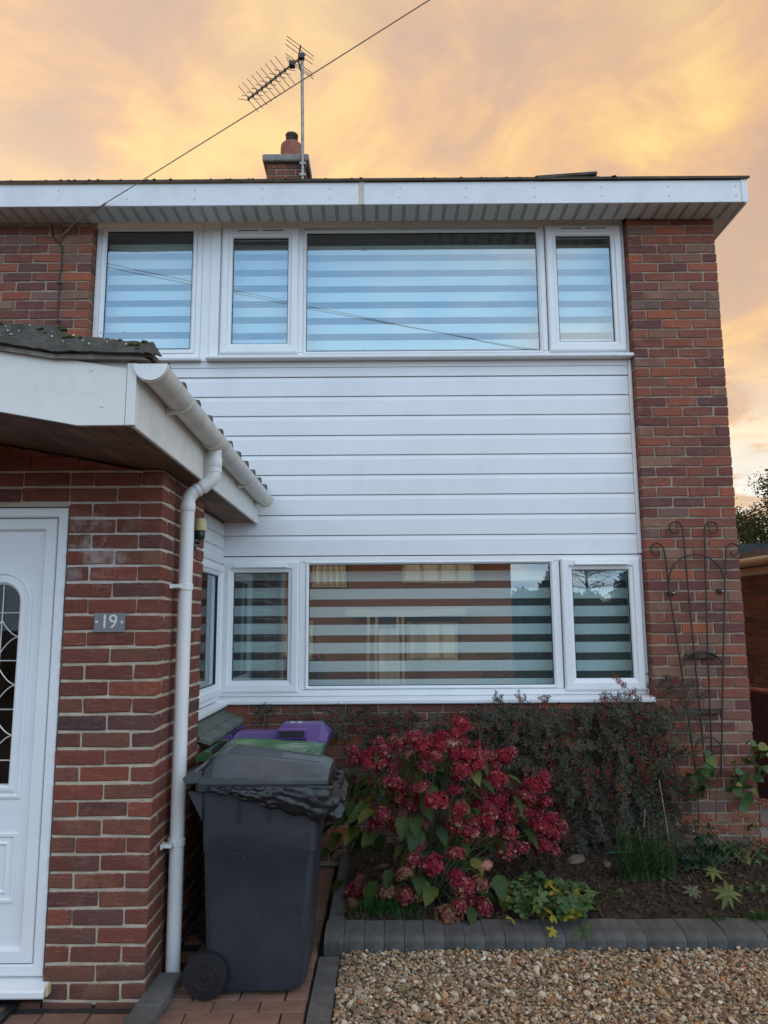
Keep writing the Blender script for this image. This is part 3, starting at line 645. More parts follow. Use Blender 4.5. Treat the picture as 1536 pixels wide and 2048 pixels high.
# overhead telephone line and the cable clipped down the wall
pa = Vector((-4.96, -.022, 4.555)); pb = Vector(onY(212, 406, -.262)); pc = Vector(onZ(870, 0, 5.28))
dr = (pc-pb)
wire = [pa, pb]+[pb+dr*(k*.5)+Vector((0, 0, .006*k*k)) for k in range(1, 12)]
TL = thing('telephone_line', tuple(pa), 'thin grey overhead telephone line running up across the sky from the wall', 'cable')
obj('wire', MB().tube(wire[1:], .0036, 6), 'wire_grey', TL, smooth=True)
obj('tension_clamp', MB().tube([pa, Vector(onY(150, 446, -.10)), pb], .0065, 6), 'dry_stem', TL, smooth=True)
obj('hook', MB().tube([pa+Vector((0, .030, .03)), pa+Vector((0, .0, .02)), pa], .006, 6), 'iron', TL)
WCB = thing('wall_cable', (-4.98, -.01, 3.6), 'black cable clipped down the brickwork beside the single first-floor window', 'cable')
cpts = [onY(*q, -.008) for q in ((103, 450), (106, 472), (116, 484), (124, 492), (124, 520), (120, 560), (117, 610), (116, 662))]
cpts += [(cpts[-1][0], -.008, 3.45), (cpts[-1][0], -.008, 3.2)]
obj('cable', MB().tube(cpts, .0055, 6), 'cable', WCB, smooth=True)
obj('cable_loop', MB().tube([onY(*q, -.010) for q in ((122, 448), (126, 460), (129, 469), (124, 480))], .004, 6), 'cable', WCB)
for q in ((119, 566), (116, 643)): 
    c = onY(*q, -.008); obj('cable_clip', MB().cbox(c[0]-.012, c[0]+.012, -.018, -.001, c[2]-.006, c[2]+.006, .002), 'black_plastic', WCB)

# ================================================================== PORCH
PX, PY, PZ0 = -3.578, -1.847, 2.190
PORCH = thing('porch', (-4.5, -1.0, 0.0), 'red brick entrance porch with white fascia, mossy tiled roof and white door', 'porch')
pw = obj('brick_wall', MB().box(-4.016, PX-.005, PY+.007, PY+.20, 0.0, 2.344), 'mortar_porch', PORCH)
psw = obj('brick_wall', MB().box(PX-.20, PX-.006, PY+.201, -1.034, 0.0, 2.344), 'mortar_porch', PORCH)
hd = obj('lintel_wall', MB().box(-5.46, -4.017, PY+.008, PY+.20, 2.172, 2.344), 'mortar_porch', PORCH)
def pf_rows(k):
    if k % 2: return [(-4.018, -3.803, PY, PY+.1025), (-3.793, PX, PY, PY+.1025)]
    return [(-4.018, -3.9155, PY, PY+.1025), (-3.9055, -3.6905, PY, PY+.1025), (-3.6805, PX, PY, PY+.215)]
def ps_rows(k, yend):
    out = []; y = PY+.1125 if k % 2 else PY+.225
    while y < yend-.03:
        e = min(y+.215, yend)
        if yend-e < .05: e = yend
        out.append((PX-.1025, PX, y, e)); y = e+.01
    return out
for k in range(-2, 29):
    zt = PZ0-.075*k-.0063; zb = zt-.0624
    for a, b, c, d in pf_rows(k): brick(pw, 'brick_porch', a, b, c, d, zb, zt, .001)
    for a, b, c, d in ps_rows(k, -1.03): brick(psw, 'brick_porch', a, b, c, d, zb, zt)
    if k < 0:
        x = -4.028 if k % 2 == 0 else -4.028
        while x > -5.2: brick(hd, 'brick_porch', x-.215, x, PY, PY+.1025, zb, zt); x -= .225
gab = obj('gable_infill', MB().prism([(-3.70, 2.3445), (-5.30, 2.3445), (-4.5, 2.498)], 'y', PY+.008, PY+.20), 'brick_porch_run', PORCH)
for k, xa, xb in ((-3, -3.99, -4.90), (-4, -4.46, -4.55)):
    x = xa; zt = PZ0-.075*k-.0063
    while x > xb: brick(gab, 'brick_porch', max(x-.215, xb), x, PY, PY+.1025, zt-.0624, zt); x -= .225
x = PX
while x > -4.3:      # plinth course
    brick(pw, 'brick_porch', x-.215, x, PY, PY+.1025, -.045, .010); x -= .225
plw = obj('low_wall', MB().box(PX-.20, PX-.006, -1.033, -.001, 0.0, .955), 'mortar_porch', PORCH)
for k in range(17, 29):
    zt = PZ0-.075*k-.005 if k > 17 else .950; zb = PZ0-.075*k-.07; y = -1.02 if k % 2 else -1.13+.215
    if k % 2 == 0: brick(plw, 'brick_porch', PX-.1025, PX, -1.02, -.925, zb, zt)
    while y < -.02:
        e = min(y+.215, -.003); brick(plw, 'brick_porch', PX-.1025, PX, y, e, zb, zt); y = e+.01
lm = MB()
for k in range(-2, 29):
    zt = PZ0-.075*k-.005
    for a, b in (((-5.46, -5.245), (-5.235, -5.02)) if k % 2 else ((-5.46, -5.3575), (-5.3475, -5.1325), (-5.1225, -5.02))): lm.cbox(a, b, PY, PY+.1025, zt-.065, zt, .003)
obj('side_wall', MB().box(-5.455, -5.0, PY+.008, PY+.20, 0, 2.344), 'mortar_porch', PORCH)
tag(obj('far_brickwork', lm, 'brick_porch_run', PORCH), kind='stuff')
obj('side_wall', MB().box(-5.46, -5.30, PY+.21, 0.08, 0, 2.344), 'brick_far', PORCH)
obj('inner_wall', MB().box(-5.28, PX-.21, -.30, -.28, 0, 2.344), 'interior_warm', PORCH)

# sloping tiled sill under the side window
for i in range(3):
    xa, xb = -3.712+.062*i, -3.712+.062*i+.075; za = 1.062-.030*i
    for q in range(3):
        ya = -1.028+.345*q
        m_ = MB().prism([(xa, za-.030), (xb+.004, za-.052), (xb+.004, za-.030), (xa, za-.006)], 'y', ya, ya+.341)
        obj('sill_tile', m_, 'slate_sill', PORCH)
# side window (built facing -Y, turned to face +X)
def turn(mb, XS=-3.620): return mb.xf(lambda p: Vector((XS-p.y, p.x, p.z)))
sw = obj('window', turn(frame_of(-1.026, .083, 1.088, 2.058, .05)), 'upvc', PORCH)
obj('sash', turn(sash_ring(-.975, .035, 1.125, 2.035)), 'upvc', sw)
obj('gasket', turn(MB().ring(-.896, -.044, 1.204, 1.956, [(0, .088), (.0075, .088), (.0075, .105), (0, .105)])), 'gasket', sw)
obj('pane', turn(MB().box(-.894, -.046, .098, .104, 1.206, 1.954)), 'glass', sw)
obj('window_sill', turn(MB().prism([(.084, 1.086), (.084, 1.064), (.010, 1.058), (.010, 1.076)], 'x', -1.026, .050)), 'upvc', sw)
obj('net_curtain', MB().add([(-3.85, -1.0, 1.1), (-3.85, .08, 1.1), (-3.85, .08, 2.05), (-3.85, -1.0, 2.05)], [(0, 1, 2, 3)]), 'blind', sw)
for i in range(3):
    za = 2.062+.0945*i
    obj('cladding_board', MB().prism([(-3.716, za), (-3.700, za+.003), (-3.700, za+.078), (-3.706, za+.093), (-3.716, za+.0935)], 'y', -1.028, .088), 'cladding', PORCH)
obj('drip_trim', MB().cbox(-3.716, -3.690, -1.028, .066, 2.046, 2.060, .003), 'upvc', PORCH)

# ---- porch roof timbers
T11 = math.tan(R_(10.6))
def under(x): return 2.349 if x > -3.666 else (2.349+(-3.666-x)*T11 if x > -4.5 else 2.349+(.834-(-4.5-x))*T11)
x = -3.472; q = 0
while x > -5.50:
    zr, zl_ = under(x-.002), under(x-.098)
    yb = .083 if x > -3.70 else PY+.006
    if x-.098 < PX-.13 or True:
        obj('soffit_board', MB().prism([(x-.098, zl_), (x-.002, zr), (x-.002, zr+.012), (x-.098, zl_+.012)], 'y', -2.628, yb), 'dark_wood', PORCH)
    x -= .1; q += 1
obj('fascia_board', MB().cbox(-3.471, -3.454, -2.628, .086, 2.340, 2.560, .002), 'painted_wood', PORCH)
obj('corner_board', MB().cbox(-3.490, -3.454, -2.650, -2.6285, 2.3455, 2.586, .002), 'painted_wood', PORCH)
bb = [(-3.4925, 2.3475), (-3.666, 2.3475), (-4.5, 2.5035), (-5.334, 2.3475), (-5.51, 2.3475), (-5.51, 2.563), (-4.5, 2.742), (-3.4925, 2.563)]
obj('barge_board', MB().prism(bb, 'y', -2.647, -2.629), 'painted_wood', PORCH)
obj('verge_infill', MB().prism([(-3.4925, 2.50), (-4.5, 2.68), (-5.51, 2.50), (-5.51, 2.604), (-4.5, 2.795), (-3.4925, 2.604)], 'y', -2.6285, -2.622), 'painted_wood', PORCH)
for q in ((183, 740), (203, 812), (215, 722)):
    c = onY(*q, -2.648)
    if q[1] != 722: obj('screw', MB().lathe([(.006, -2.6475), (.005, -2.650)], (c[0], 0, c[2]), 'y', 8), 'painted_wood', PORCH)
# tiles
tp = [(0, 0), (.248, 0), (.248, .020), (.088, .020), (.078, .042), (.060, .053), (.032, .053), (.012, .042), (.002, .020)]
tm = MB().prism(tp, 'x', 0, .42).mesh('roof_tile'); tm.materials.append(M['tile_roof'])
for side in (0, 1):
    for i in range(4):
        if i == 3: continue
        for n in range(11):
            y0 = -2.672+.25*n; zt_ = 2.612+.0635*i-.012*(y0+2.65)
            if side == 0: inst('roof_tile', tm, PORCH, (-3.392-.342*i, y0+.248, zt_-.014), (0, R_(-4.2), math.pi))
            elif n % 1 == 0: inst('roof_tile', tm, PORCH, (-5.608+.342*i, y0, zt_-.014), (0, R_(-4.2), 0))
obj('ridge_tile', MB().prism([(-4.62, 2.80), (-4.56, 2.85), (-4.5, 2.868), (-4.44, 2.85), (-4.38, 2.80)], 'y', -2.68, .08), 'tile_roof', PORCH)
# verge: bedding mortar with stepped tile edge, undercloak strip
def rough_prism(poly, y0, y1, amp, seed, n=9):
    r = random.Random(seed); mb = MB(); pts = []
    for i in range(len(poly)):
        a, b = poly[i], poly[(i+1) % len(poly)]
        for s_ in range(n): pts.append((a[0]+(b[0]-a[0])*s_/n+r.uniform(-amp, amp)*.5, a[1]+(b[1]-a[1])*s_/n+r.uniform(-amp, amp)))
    m_ = MB().prism(pts, 'y', y0, y1); return m_
vg = [(-3.352, 2.600), (-3.385, 2.650), (-3.69, 2.676), (-3.735, 2.716), (-4.03, 2.737), (-4.075, 2.776), (-4.5, 2.815), (-4.5, 2.735), (-3.97, 2.660), (-3.76, 2.622), (-3.43, 2.612)]
obj('verge_mortar', rough_prism(vg, -2.690, -2.6735, .004, 3), 'verge', PORCH)
obj('verge_mortar', rough_prism([(-9.0-a, b) for a, b in reversed(vg)], -2.690, -2.6735, .004, 5), 'verge', PORCH)
obj('undercloak', MB().prism([(-3.40, 2.588), (-3.445, 2.610), (-3.765, 2.617), (-4.5, 2.740), (-4.5, 2.722), (-3.765, 2.600), (-3.445, 2.592)], 'y', -2.668, -2.600), 'concrete', PORCH)
vm = MB()
for i in range(70):
    t_ = rng.random(); x_ = -3.40-t_*1.0; z_ = np.interp(-x_, [3.385, 3.69, 3.735, 4.03, 4.075, 4.5], [2.650, 2.676, 2.716, 2.737, 2.776, 2.815])
    if rng.random() < .5: x_ = rng.choice((-3.46, -3.70, -3.96))+rng.gauss(0, .03)
    z_ = np.interp(-x_, [3.385, 3.69, 3.735, 4.03, 4.075, 4.5], [2.650, 2.676, 2.716, 2.737, 2.776, 2.815])-abs(rng.gauss(0, .018))
    r = rng.uniform(.005, .014); vm.lathe([(r*1.3, -r*.2), (r*1.1, r*.4), (r*.4, r*.7)], (x_, -2.686+rng.uniform(0, .012), z_), 'z', 6)
tag(obj('moss', vm, 'moss', PORCH, smooth=True), kind='stuff')
mat('lichen', (0.55, 0.54, 0.48), 1.0)
lv = MB()
for i in range(30):
    x_ = -3.42-rng.random()*.6; z_ = 2.64+rng.random()*.055+(.0 if x_ > -3.72 else .03); r = rng.uniform(.002, .005)
    lv.lathe([(r, -2.6905), (r*.7, -2.6935)], (x_, 0, z_), 'y', 7)
tag(obj('lichen', lv, 'lichen', PORCH), kind='stuff')

# ---- gutter and downpipe
def gz_(y): return 2.577-.0215*(y+2.65)
def arc(Rr, n=14, a0=180, a1=360): return [(math.cos(R_(a0+(a1-a0)*i/n))*Rr, math.sin(R_(a0+(a1-a0)*i/n))*Rr) for i in range(n+1)]
def trough(Ro, Ri, ya, yb):
    po, pi_ = arc(Ro), arc(Ri)[::-1]; poly = po+pi_; mb = MB(); n = len(poly)
    vs = [(-3.400+p[0], y, gz_(y)+p[1]) for y in (ya, yb) for p in poly]
    fs = [(i, (i+1) % n, (i+1) % n+n, i+n) for i in range(n)]
    k = len(po); fs += [(i, i+1, n-2-i, n-1-i) for i in range(k-1)]+[(n+i, n+n-1-i, n+n-2-i, n+i+1) for i in range(k-1)]
    return mb.add(vs, fs)
gut = obj('gutter', trough(.060, .057, -2.652, .045), 'gutter', PORCH, smooth=True)
ec = MB(); pts = arc(.0635); ec.prism([(-3.40+a, gz_(-2.66)+b) for a, b in pts], 'y', -2.663, -2.6525); obj('gutter_end_cap', ec, 'downpipe', gut)
for y, wd in ((-2.645, .016), (-2.26, .018), (-1.66, .016), (-1.50, .016), (-.72, .018), (-.06, .018), (.02, .016)):
    obj('gutter_rib', trough(.0680, .0605, y-wd/2, y+wd/2), 'gutter', gut, smooth=True)
obj('gutter_outlet', trough(.0630, .0604, -1.648, -1.512), 'gutter', gut, smooth=True)
for y in (-2.26, -.72, -.10): obj('gutter_bracket', MB().prism([(-3.4535, gz_(y)-.015), (-3.4535, gz_(y)-.075), (-3.40, gz_(y)-.067), (-3.445, gz_(y)-.04)], 'y', y-.012, y+.012), 'gutter', gut)
def bend(pts, r=.03, n=4):
    pts = [Vector(p) for p in pts]; out = [pts[0]]
    for i in range(1, len(pts)-1):
        a, b, c = pts[i-1], pts[i], pts[i+1]; p0 = b+(a-b).normalized()*r; p1 = b+(c-b).normalized()*r
        for k in range(n+1):
            t_ = k/n; out.append((p0*(1-t_)+b*t_)*(1-t_)+(b*(1-t_)+p1*t_)*t_)
    return out+[pts[-1]]
dpx, dpy = -3.522, -1.612
dpts = [(-3.400, -1.580, gz_(-1.58)-.05), (-3.400, -1.580, 2.345), (dpx, dpy, 2.262), (dpx, dpy, -.02)]
dp = obj('downpipe', MB().tube(bend(dpts, .045, 5), .034, 18), 'downpipe', PORCH, smooth=True)
def collar(p, d, L, r):
    p = Vector(p); d = Vector(d).normalized(); return MB().tube([p, p+d*L*.06, p+d*L*.94, p+d*L], [r-.002, r, r, r-.002], 18)
off_d = Vector(dpts[2])-Vector(dpts[1])
obj('pipe_socket', collar((-3.400, -1.580, 2.46), (0, 0, -1), .05, .0375), 'downpipe', dp, smooth=True)
obj('pipe_socket', collar((-3.400, -1.580, 2.405), (0, 0, -1), .022, .0370), 'downpipe', dp, smooth=True)
mid = Vector(dpts[1])+off_d*.36
obj('pipe_socket', collar(mid, off_d, .022, .0375), 'downpipe', dp, smooth=True); obj('pipe_socket', collar(Vector(dpts[1])+off_d*.60, off_d, .012, .0370), 'downpipe', dp, smooth=True)
obj('pipe_socket', collar((dpx, dpy, 2.222), (0, 0, -1), .045, .0375), 'downpipe', dp, smooth=True)
for z in (1.800, .600):
    c = obj('pipe_clip', collar((dpx, dpy, z+.016), (0, 0, -1), .032, .0385), 'downpipe', dp, smooth=True)
    for s_ in (-1, 1): obj('clip_lug', MB().cbox(PX+.0015, PX+.012, dpy+s_*.062-.028, dpy+s_*.062+.028, z-.012, z+.012, .003), 'downpipe', dp)
    obj('clip_arm', MB().cbox(PX+.0125, dpx-.005, dpy-.075, dpy-.028, z-.009, z+.009, .003), 'downpipe', dp)

# ---- front door
DY = PY+.012
door = obj('door', MB().ring(-4.952, -4.026, .113, 2.166, [(0, DY+.06), (0, DY), (.008, DY-.004), (.040, DY-.004), (.046, DY+.004), (.046, DY+.06)]), 'upvc', PORCH)
obj('door_sash', MB().ring(-4.902, -4.076, .163, 2.116, [(0, DY+.05), (0, DY+.006), (.004, DY-.002), (.050, DY-.002), (.058, DY+.012), (.062, DY+.016), (.062, DY+.05)]), 'upvc', door)
sl = DY+.018
def arch_pts(cx, d, hw=.085, z0=.905, zs=1.728, rise=.080, n=12):
    h = hw+d; pts = [(cx-h, z0-d), (cx+h, z0-d)]
    for i in range(n+1):
        a = math.pi*i/n; pts.append((cx+h*math.cos(a), zs+(rise+d)*math.sin(a)))
    return pts
from mathutils.geometry import tessellate_polygon
def slab_with_holes(outer, holes, y, depth):
    loops = [outer]+holes; pts = [p for l in loops for p in l]
    tris = tessellate_polygon([[Vector((p[0], p[1], 0)) for p in l] for l in loops])
    n = len(pts); mb = MB(); fs = [tuple(t_) for t_ in tris]+[tuple(i+n for i in reversed(t_)) for t_ in tris]
    o = 0
    for l in loops:
        k = len(l); fs += [(o+i, o+(i+1) % k, o+(i+1) % k+n, o+i+n) for i in range(k)]; o += k
    return mb.add([(p[0], y, p[1]) for p in pts]+[(p[0], y+depth, p[1]) for p in pts], fs)
obj('door_panel', slab_with_holes([(-4.841, .224), (-4.137, .224), (-4.137, 2.055), (-4.841, 2.055)], [arch_pts(-4.322, 0), arch_pts(-4.656, 0)], sl, .035), 'upvc', door)
for cx in (-4.322, -4.656):
    mo = MB(); lp = [(.062, sl+.001), (.058, sl-.008), (.048, sl-.011), (.042, sl-.003), (.032, sl-.003), (.026, sl-.012), (.012, sl-.014), (.003, sl-.006), (-.001, sl+.012)]
    rows = [[(p[0], y, p[1]) for p in arch_pts(cx, d)] for d, y in lp]; k = len(rows[0])
    mo.add([p for r in rows for p in r], [(i*k+j, i*k+(j+1) % k, (i+1)*k+(j+1) % k, (i+1)*k+j) for i in range(len(rows)-1) for j in range(k)])
    obj('glass_moulding', mo, 'upvc', door)
    obj('leaded_pane', MB().prism(arch_pts(cx, 0.0008), 'y', sl+.016, sl+.020), 'door_glass', door)
    y = sl+.013; L = []
    L.append([(cx, y, .906), (cx, y, 1.806)])
    for z in (1.675, 1.455, 1.235, 1.010): L.append([(cx-.085, y, z), (cx+.085, y, z)])
    for zc_ in (1.565, 1.345, 1.12):
        for sx in (-1, 1):
            for sz in (-1, 1): L.append([(cx+sx*(.085*(i/6)), y, zc_+sz*(.075*(1-i/6)**1.8)) for i in range(7)])
    for l in L: obj('lead_came', MB().tube(l, .0028, 5), 'digit_steel', door)
    px0, px1 = cx-.145, cx+.145
    obj('lower_panel', MB().ring(px0, px1, .405, .700, [(0, sl+.001), (.004, sl-.009), (.014, sl-.009), (.022, sl-.002), (.036, sl-.002), (.046, sl-.008), (.060, sl+.002)], closed=False), 'upvc', door)
obj('door_sill', MB().prism([(DY+.06, .111), (DY+.06, .052), (DY-.062, .048), (DY-.066, .054), (DY-.066, .074), (DY-.058, .082)], 'x', -4.99, -3.992), 'upvc', door)
obj('sill_end_cap', MB().cbox(-3.9915, -3.978, DY-.055, PY-.0015, .050, .098, .006), 'lamp_cream', door)

# ---- house number plate
SG = thing('house_number_sign', (-3.8015, PY-.004, 1.583), 'small grey acrylic plate with the number 19 on porch bricks', 'sign')
obj('plate', MB().cbox(-3.873, -3.730, PY-.0085, PY-.0035, 1.583, 1.671, .0012), 'acrylic', SG)
def text_mesh(body, size, x, y, z, parent, material, name, depth=.0012, bold=0.0):
    cu = bpy.data.curves.new('digits', 'FONT'); cu.body = body; cu.size = size; cu.extrude = depth; cu.align_x = 'CENTER'; cu.align_y = 'CENTER'; cu.offset = bold
    to = bpy.data.objects.new('digits', cu); me = bpy.data.meshes.new_from_object(to); bpy.data.objects.remove(to)
    off = OFF[parent]; o = bpy.data.objects.new(name, me); col.objects.link(o); o.parent = parent
    me.transform(Matrix.Rotation(R_(90), 4, 'X')); me.transform(Matrix.Translation((x-off[0], y-off[1], z-off[2]))); me.materials.clear(); me.materials.append(M[material]); OFF[o] = off; return o
text_mesh('1', .088, -3.823, PY-.0098, 1.629, SG, 'digit_steel', 'digit')
text_mesh('9', .088, -3.784, PY-.0098, 1.629, SG, 'digit_steel', 'digit')
obj('screw_cap', MB().lathe([(.0065, PY-.0086), (.0055, PY-.012), (.002, PY-.0135)], (-3.860, 0, 1.629), 'y', 12), 'digit_steel', SG, smooth=True)
obj('screw_cap', MB().lathe([(.006, PY-.0086), (.006, PY-.011), (.003, PY-.011), (.003, PY-.0095)], (-3.743, 0, 1.629), 'y', 12), 'digit_steel', SG)
# ---- wall lantern behind the downpipe
LN = thing('wall_lantern', (PX, -1.265, 2.05), 'small dark wall lantern with cream cap on the porch side wall', 'lamp')
obj('bracket', MB().cbox(PX+.001, PX+.014, -1.300, -1.230, 2.03, 2.12, .004), 'lamp_dark', LN)
obj('arm', MB().tube([(PX+.010, -1.265, 2.06), (PX+.034, -1.265, 2.055), (PX+.036, -1.265, 2.085)], .008, 8), 'lamp_dark', LN)
obj('body', MB().lathe([(.018, 2.075), (.027, 2.085), (.028, 2.115), (.024, 2.122)], (PX+.036, -1.265, 0), 'z', 14), 'lamp_dark', LN, smooth=True)
obj('cap', MB().lathe([(.034, 2.123), (.035, 2.135), (.031, 2.180), (.027, 2.190), (.01, 2.193)], (PX+.036, -1.265, 0), 'z', 16), 'lamp_cream', LN, smooth=True)

# ================================================================== PAVING, KERB, GRAVEL, SOIL
pav = tag(obj('paving', MB().box(-6.0, -2.876, -4.0, -.0, -.08, -.012), 'joint_sand'), kind='structure')
pms = []
for v in range(4):
    m_ = MB().cbox(-.0975, .0975, -.0475, .0475, -.05, 0, .005, .0012, random.Random(v)).mesh('paving_block'); m_.materials.append(M['paver']); pms.append(m_)
for r_i in range(26):
    y = -.06-.1*r_i; x = -2.98-(.1 if r_i % 2 else 0)
    if r_i % 2: 
        h = MB().cbox(-.0475, .0475, -.0475, .0475, -.05, 0, .005).mesh('paving_block') if r_i == 1 else h; 
        if not h.materials: h.materials.append(M['paver'])
        inst('paving_block', h, pav, (-2.928, y, rng.uniform(-.002, .002))); x = -3.08
    while x > -4.75:
        if not (y > PY-.04 and x < PX+.09):
            inst('paving_block', rng.choice(pms), pav, (x, y, rng.uniform(-.002, .002)), (rng.uniform(-.006, .006), rng.uniform(-.006, .006), 0))
        x -= .2
edg = tag(obj('edging_strip', MB().box(-2.872, -2.762, -3.4, -1.385, -.08, -.02), 'joint_sand'), kind='structure')
em = MB().cbox(-.051, .051, -.098, .098, -.06, .0, .004).mesh('edging_block'); em.materials.append(M['edging'])
for i in range(9): inst('edging_block', em, edg, (-2.817, -1.485-.2*i, .004+rng.uniform(-.002, .002)), (0, 0, rng.uniform(-.006, .006)))
KB = thing('raised_bed_kerb', (-2.0, -1.3, 0.0), 'dark grey block kerb holding the soil of the flower bed', 'kerb')
kp = [(-1.335, -.07), (-1.335, .044), (-1.318, .064), (-1.285, .074), (-1.145, .078), (-1.145, -.07)]
kms = []
for v in range(4):
    r = random.Random(v+40); m_ = MB().prism([(a+1.24+r.uniform(-.0015, .0015), b+r.uniform(-.0015, .0015)) for a, b in kp], 'x', -.0492, .0492).mesh('kerb_block'); m_.materials.append(M['kerb']); kms.append(m_)
x = -2.697
while x < 1.6:
    inst('kerb_block', rng.choice(kms), KB, (x, -1.24+rng.uniform(-.003, .003), rng.uniform(-.002, .003)), (0, 0, rng.uniform(-.006, .006))); x += .1006
cbm = MB().prism([(a-.005 if a < -1.3 else a, b) for a, b in kp], 'x', -2.846, -2.7485); obj('corner_block', cbm, 'kerb', KB)
for i in range(6):
    obj('kerb_block', MB().cbox(-2.842, -2.750, -1.143+.192*i, -.954+.192*i, -.07, .077+rng.uniform(-.002, .002), .006), 'kerb', KB)
# loose edging block at the downpipe foot
c0, c1, c2, c3 = onZ(332, 1955, .045), onZ(366, 1958, .045), onZ(350, 2048, .045), onZ(283, 2048, .045)
eb = MB().cbox(-.055, .055, -.30, .0, 0, .055, .007)
Me = Matrix.Translation((-3.520, -1.66, -.002)) @ Matrix.Rotation(R_(-2.0), 4, 'Z')
tag(obj('edging_stone', eb.xf(lambda p: Me @ p), 'edging', loc=(-3.52, -1.8, 0)), 'loose dark grey edging stone laid against the porch corner at the downpipe foot', 'stone')
eb2 = MB().cbox(-.055, .055, -.62, -.305, 0, .053, .007)
tag(obj('edging_stone', eb2.xf(lambda p: Me @ p), 'edging', loc=(-3.52, -2.1, 0)), 'dark grey edging stone nearest the camera at the picture edge, left of the bins', 'stone')
# doormat
DM = thing('doormat', (-4.45, -2.05, 0.0), 'brown ribbed doormat with black rubber border before the white door', 'doormat')
obj('border', MB().ring(0, .75, 0, .42, [(0, .012), (.004, 0), (.035, 0), (.035, .012)]).xf(lambda p: Vector((-4.86+p.x, -2.26+p.z, .018-p.y))), 'rubber', DM)
for i in range(10): obj('rib', MB().cbox(-4.822, -4.148, -2.222+.035*i, -2.198+.035*i, .003, .015, .003), 'mat_fibre', DM)
# soil
sx = np.linspace(-2.76, 1.6, 110); sy = np.linspace(-1.1435, -.001, 40); sm = MB(); r = np.random.RandomState(4)
hz = .080+.02*np.sin(sx[:, None]*5.1+1)*np.cos(sy[None]*6)+.014*r.rand(110, 40)+.045*np.clip((sy[None]+1.0)/1.0, 0, 1)
hz[:, 0] = .045; hz[:, 1] = np.minimum(hz[:, 1], .078)
sm.v = [(float(sx[i]), float(sy[j]), float(hz[i, j])) for i in range(110) for j in range(40)]
sm.f = [(i*40+j, (i+1)*40+j, (i+1)*40+j+1, i*40+j+1) for i in range(109) for j in range(39)]
tag(obj('soil', sm, 'soil', smooth='all'), kind='structure')
def soil_z(x, y): return .088+.02*math.sin(x*5.1+1)*math.cos(y*6)+.045*max(0, min(1, y+1.0))
def shard(mb, c, r, fl, rnd, n=6):
    """small irregular stone"""
    o = len(mb.v); a0 = rnd.uniform(0, 6.28); th = rnd.uniform(-.5, .5); tx = rnd.uniform(-.5, .5); el = rnd.uniform(.6, 1.0)
    ca, sa = math.cos(a0), math.sin(a0)
    for lev, (rr, zz) in enumerate(((.72, -fl*.8), (1.0, 0.0), (.62, fl*.75))):
        for k in range(5):
            a = 6.283*k/5+lev*.4; q = r*rr*rnd.uniform(.75, 1.15); u, v_ = q*math.cos(a), q*el*math.sin(a)
            X, Y = u*ca-v_*sa, u*sa+v_*ca; mb.v.append((c[0]+X, c[1]+Y, c[2]+zz*r+X*tx+Y*th))
    for lev in (0, 1):
        for k in range(5): mb.f.append((o+lev*5+k, o+lev*5+(k+1) % 5, o+lev*5+5+(k+1) % 5, o+lev*5+5+k))
    mb.f.append((o+10, o+11, o+12, o+13, o+14))
cm = MB(); rr = random.Random(8)
for i in range(3800):
    x, y = rr.uniform(-2.74, 1.2), rr.uniform(-1.14, -.02); shard(cm, (x, y, soil_z(x, y)+.002), rr.uniform(.005, .019)*(1.6 if rr.random() < .06 else 1), .7, rr)
tag(obj('soil_clods', cm, 'clod'), kind='stuff')
gv = MB(); rr = random.Random(5)
for i in range(27000):
    x, y = rr.uniform(-2.755, .35), rr.uniform(-2.55, -1.342); r_ = min(.023, max(.0045, rr.lognormvariate(-4.90, .42)))
    shard(gv, (x, y, rr.uniform(-.006, .014)+r_*.1), r_, rr.uniform(.22, .55), rr)
go = obj('gravel', gv, 'gravel_mat'); tag(go, kind='stuff')
tag(obj('gravel_bed', MB().box(-2.76, 8, -9, -1.34, -.06, -.014), 'gravel_base'), kind='structure')
tag(obj('side_path', MB().box(.05, 3.0, -1.1, 9, -.06, .06), 'pavement'), kind='structure')

